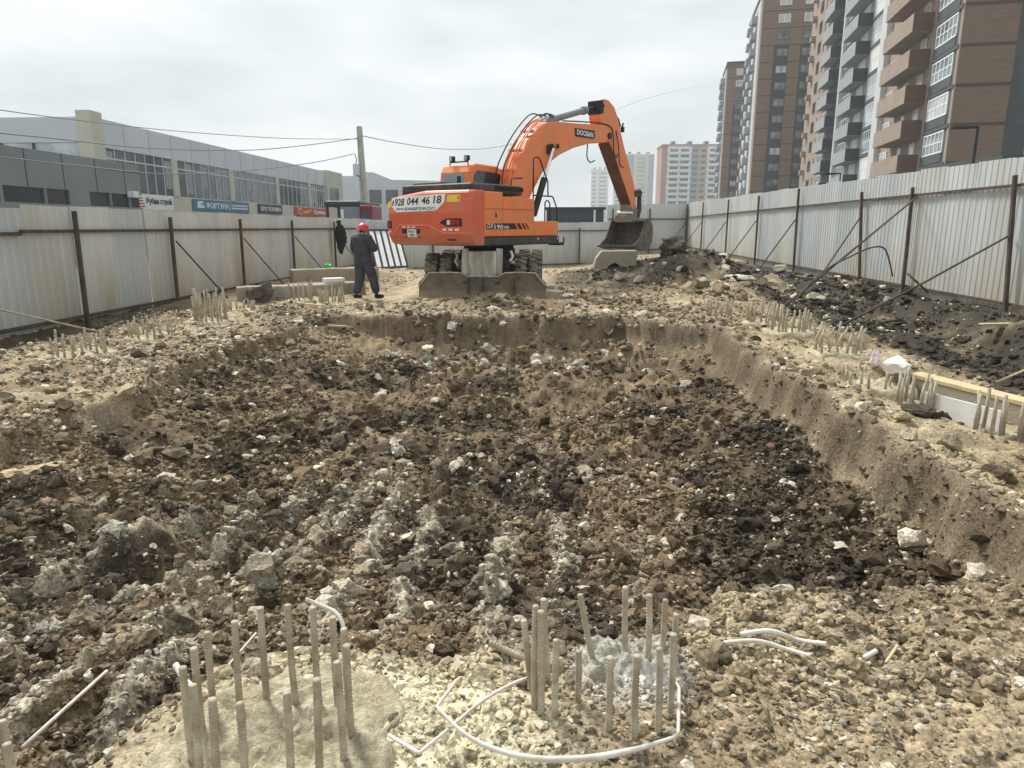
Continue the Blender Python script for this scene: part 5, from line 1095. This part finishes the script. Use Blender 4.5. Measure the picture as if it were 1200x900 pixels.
# low white block at far right, beyond the brick tower
t = thing('office_building', 'pale stone building glimpsed at the right edge behind the brick tower', 'building', (52.,78.,0), 0)
MB().box(49.5,60.,72.,90.,0,14.5).build('wall', M['beige'], t)
for k in range(4): MB().box(49.48,49.9,74+k*3.5,76+k*3.5,9.,11.5).build('window', M['glassm'], t); MB().box(51.+k*2.2,52.4+k*2.2,71.95,72.1,9.,11.5).build('window', M['glassm'], t)
t = thing('low_roof', 'grey flat roof edge just above the right fence at the picture edge', 'roof', (30.,40.,0), 0)
q0, q1 = onY(1178,182,38.), onY(1230,172,38.); MB().box(q0.x,q0.x+9,38.,46.,0,q0.z-.25).build('wall', M['lgrey'], t); MB().box(q0.x-.3,q0.x+9.2,37.7,46.,q0.z-.25,q0.z).build('roof', M['slate'], t)
# ------------------------------------------------------------------ sky and light
w = bpy.data.worlds.new('World'); SC.world = w; w.use_nodes = True; N = w.node_tree.nodes; L = w.node_tree.links; bg = N['Background']
sky = N.new('ShaderNodeTexSky'); sky.sky_type = 'NISHITA'; sky.sun_disc = False; SUN_EL, SUN_AZ = R(52), R(-35)
sky.sun_elevation = SUN_EL; sky.sun_rotation = SUN_AZ; sky.air_density = 1.; sky.dust_density = 4.
hs = N.new('ShaderNodeHueSaturation'); hs.inputs['Saturation'].default_value = .25; L.new(sky.outputs[0], hs.inputs['Color'])
tc = N.new('ShaderNodeTexCoord'); mp = N.new('ShaderNodeMapping'); mp.inputs['Scale'].default_value = (1.,1.,3.2); L.new(tc.outputs['Generated'], mp.inputs[0])
nz = N.new('ShaderNodeTexNoise'); nz.inputs['Scale'].default_value = 2.6; nz.inputs['Detail'].default_value = 5; nz.inputs['Roughness'].default_value = .5; L.new(mp.outputs[0], nz.inputs['Vector'])
cr_ = N.new('ShaderNodeValToRGB'); L.new(nz.outputs['Fac'], cr_.inputs[0]); cr_.color_ramp.elements[0].position = .32; cr_.color_ramp.elements[1].position = .68
cr_.color_ramp.elements[0].color = (.60,.68,.72,1); cr_.color_ramp.elements[1].color = (1.03,1.08,1.08,1)
sc_ = N.new('ShaderNodeVectorMath'); sc_.operation = 'SCALE'; sc_.inputs['Scale'].default_value = 6.3; L.new(cr_.outputs[0], sc_.inputs[0])
mx = N.new('ShaderNodeMix'); mx.data_type = 'RGBA'; mx.inputs['Factor'].default_value = .90; L.new(hs.outputs[0], mx.inputs['A']); L.new(sc_.outputs[0], mx.inputs['B'])
L.new(mx.outputs['Result'], bg.inputs['Color']); bg.inputs['Strength'].default_value = .1
sl = bpy.data.lights.new('sun', 'SUN'); sl.energy = 3.0; sl.angle = R(13); sl.color = (1., .96, .90); so = bpy.data.objects.new('sun', sl); COL.objects.link(so)
az = SUN_AZ; dirv = Vector((math.sin(az)*math.cos(SUN_EL), math.cos(az)*math.cos(SUN_EL), math.sin(SUN_EL))); so.rotation_euler = dirv.to_track_quat('Z', 'Y').to_euler(); so.location = (0,0,30)
HAZE = .0007
if HAZE:
    mb = MB(); mb.box(-560,560,-90,760,-3.,62.); hm_ = bpy.data.materials.new('haze_air'); hm_.use_nodes = True; hn = hm_.node_tree.nodes; hn.remove(hn['Principled BSDF'])
    pv = hn.new('ShaderNodeVolumePrincipled'); pv.inputs['Density'].default_value = HAZE; pv.inputs['Color'].default_value = (.93,.95,.96,1); pv.inputs['Anisotropy'].default_value = .2
    hm_.node_tree.links.new(pv.outputs[0], hn['Material Output'].inputs['Volume']); tag(mb.build('haze', hm_), kind='stuff')
vs_ = SC.view_settings; vs_.view_transform = 'Standard'; vs_.look = 'None'; vs_.exposure = .70; vs_.gamma = 1; vs_.use_curve_mapping = False
SC.render.engine = 'CYCLES'
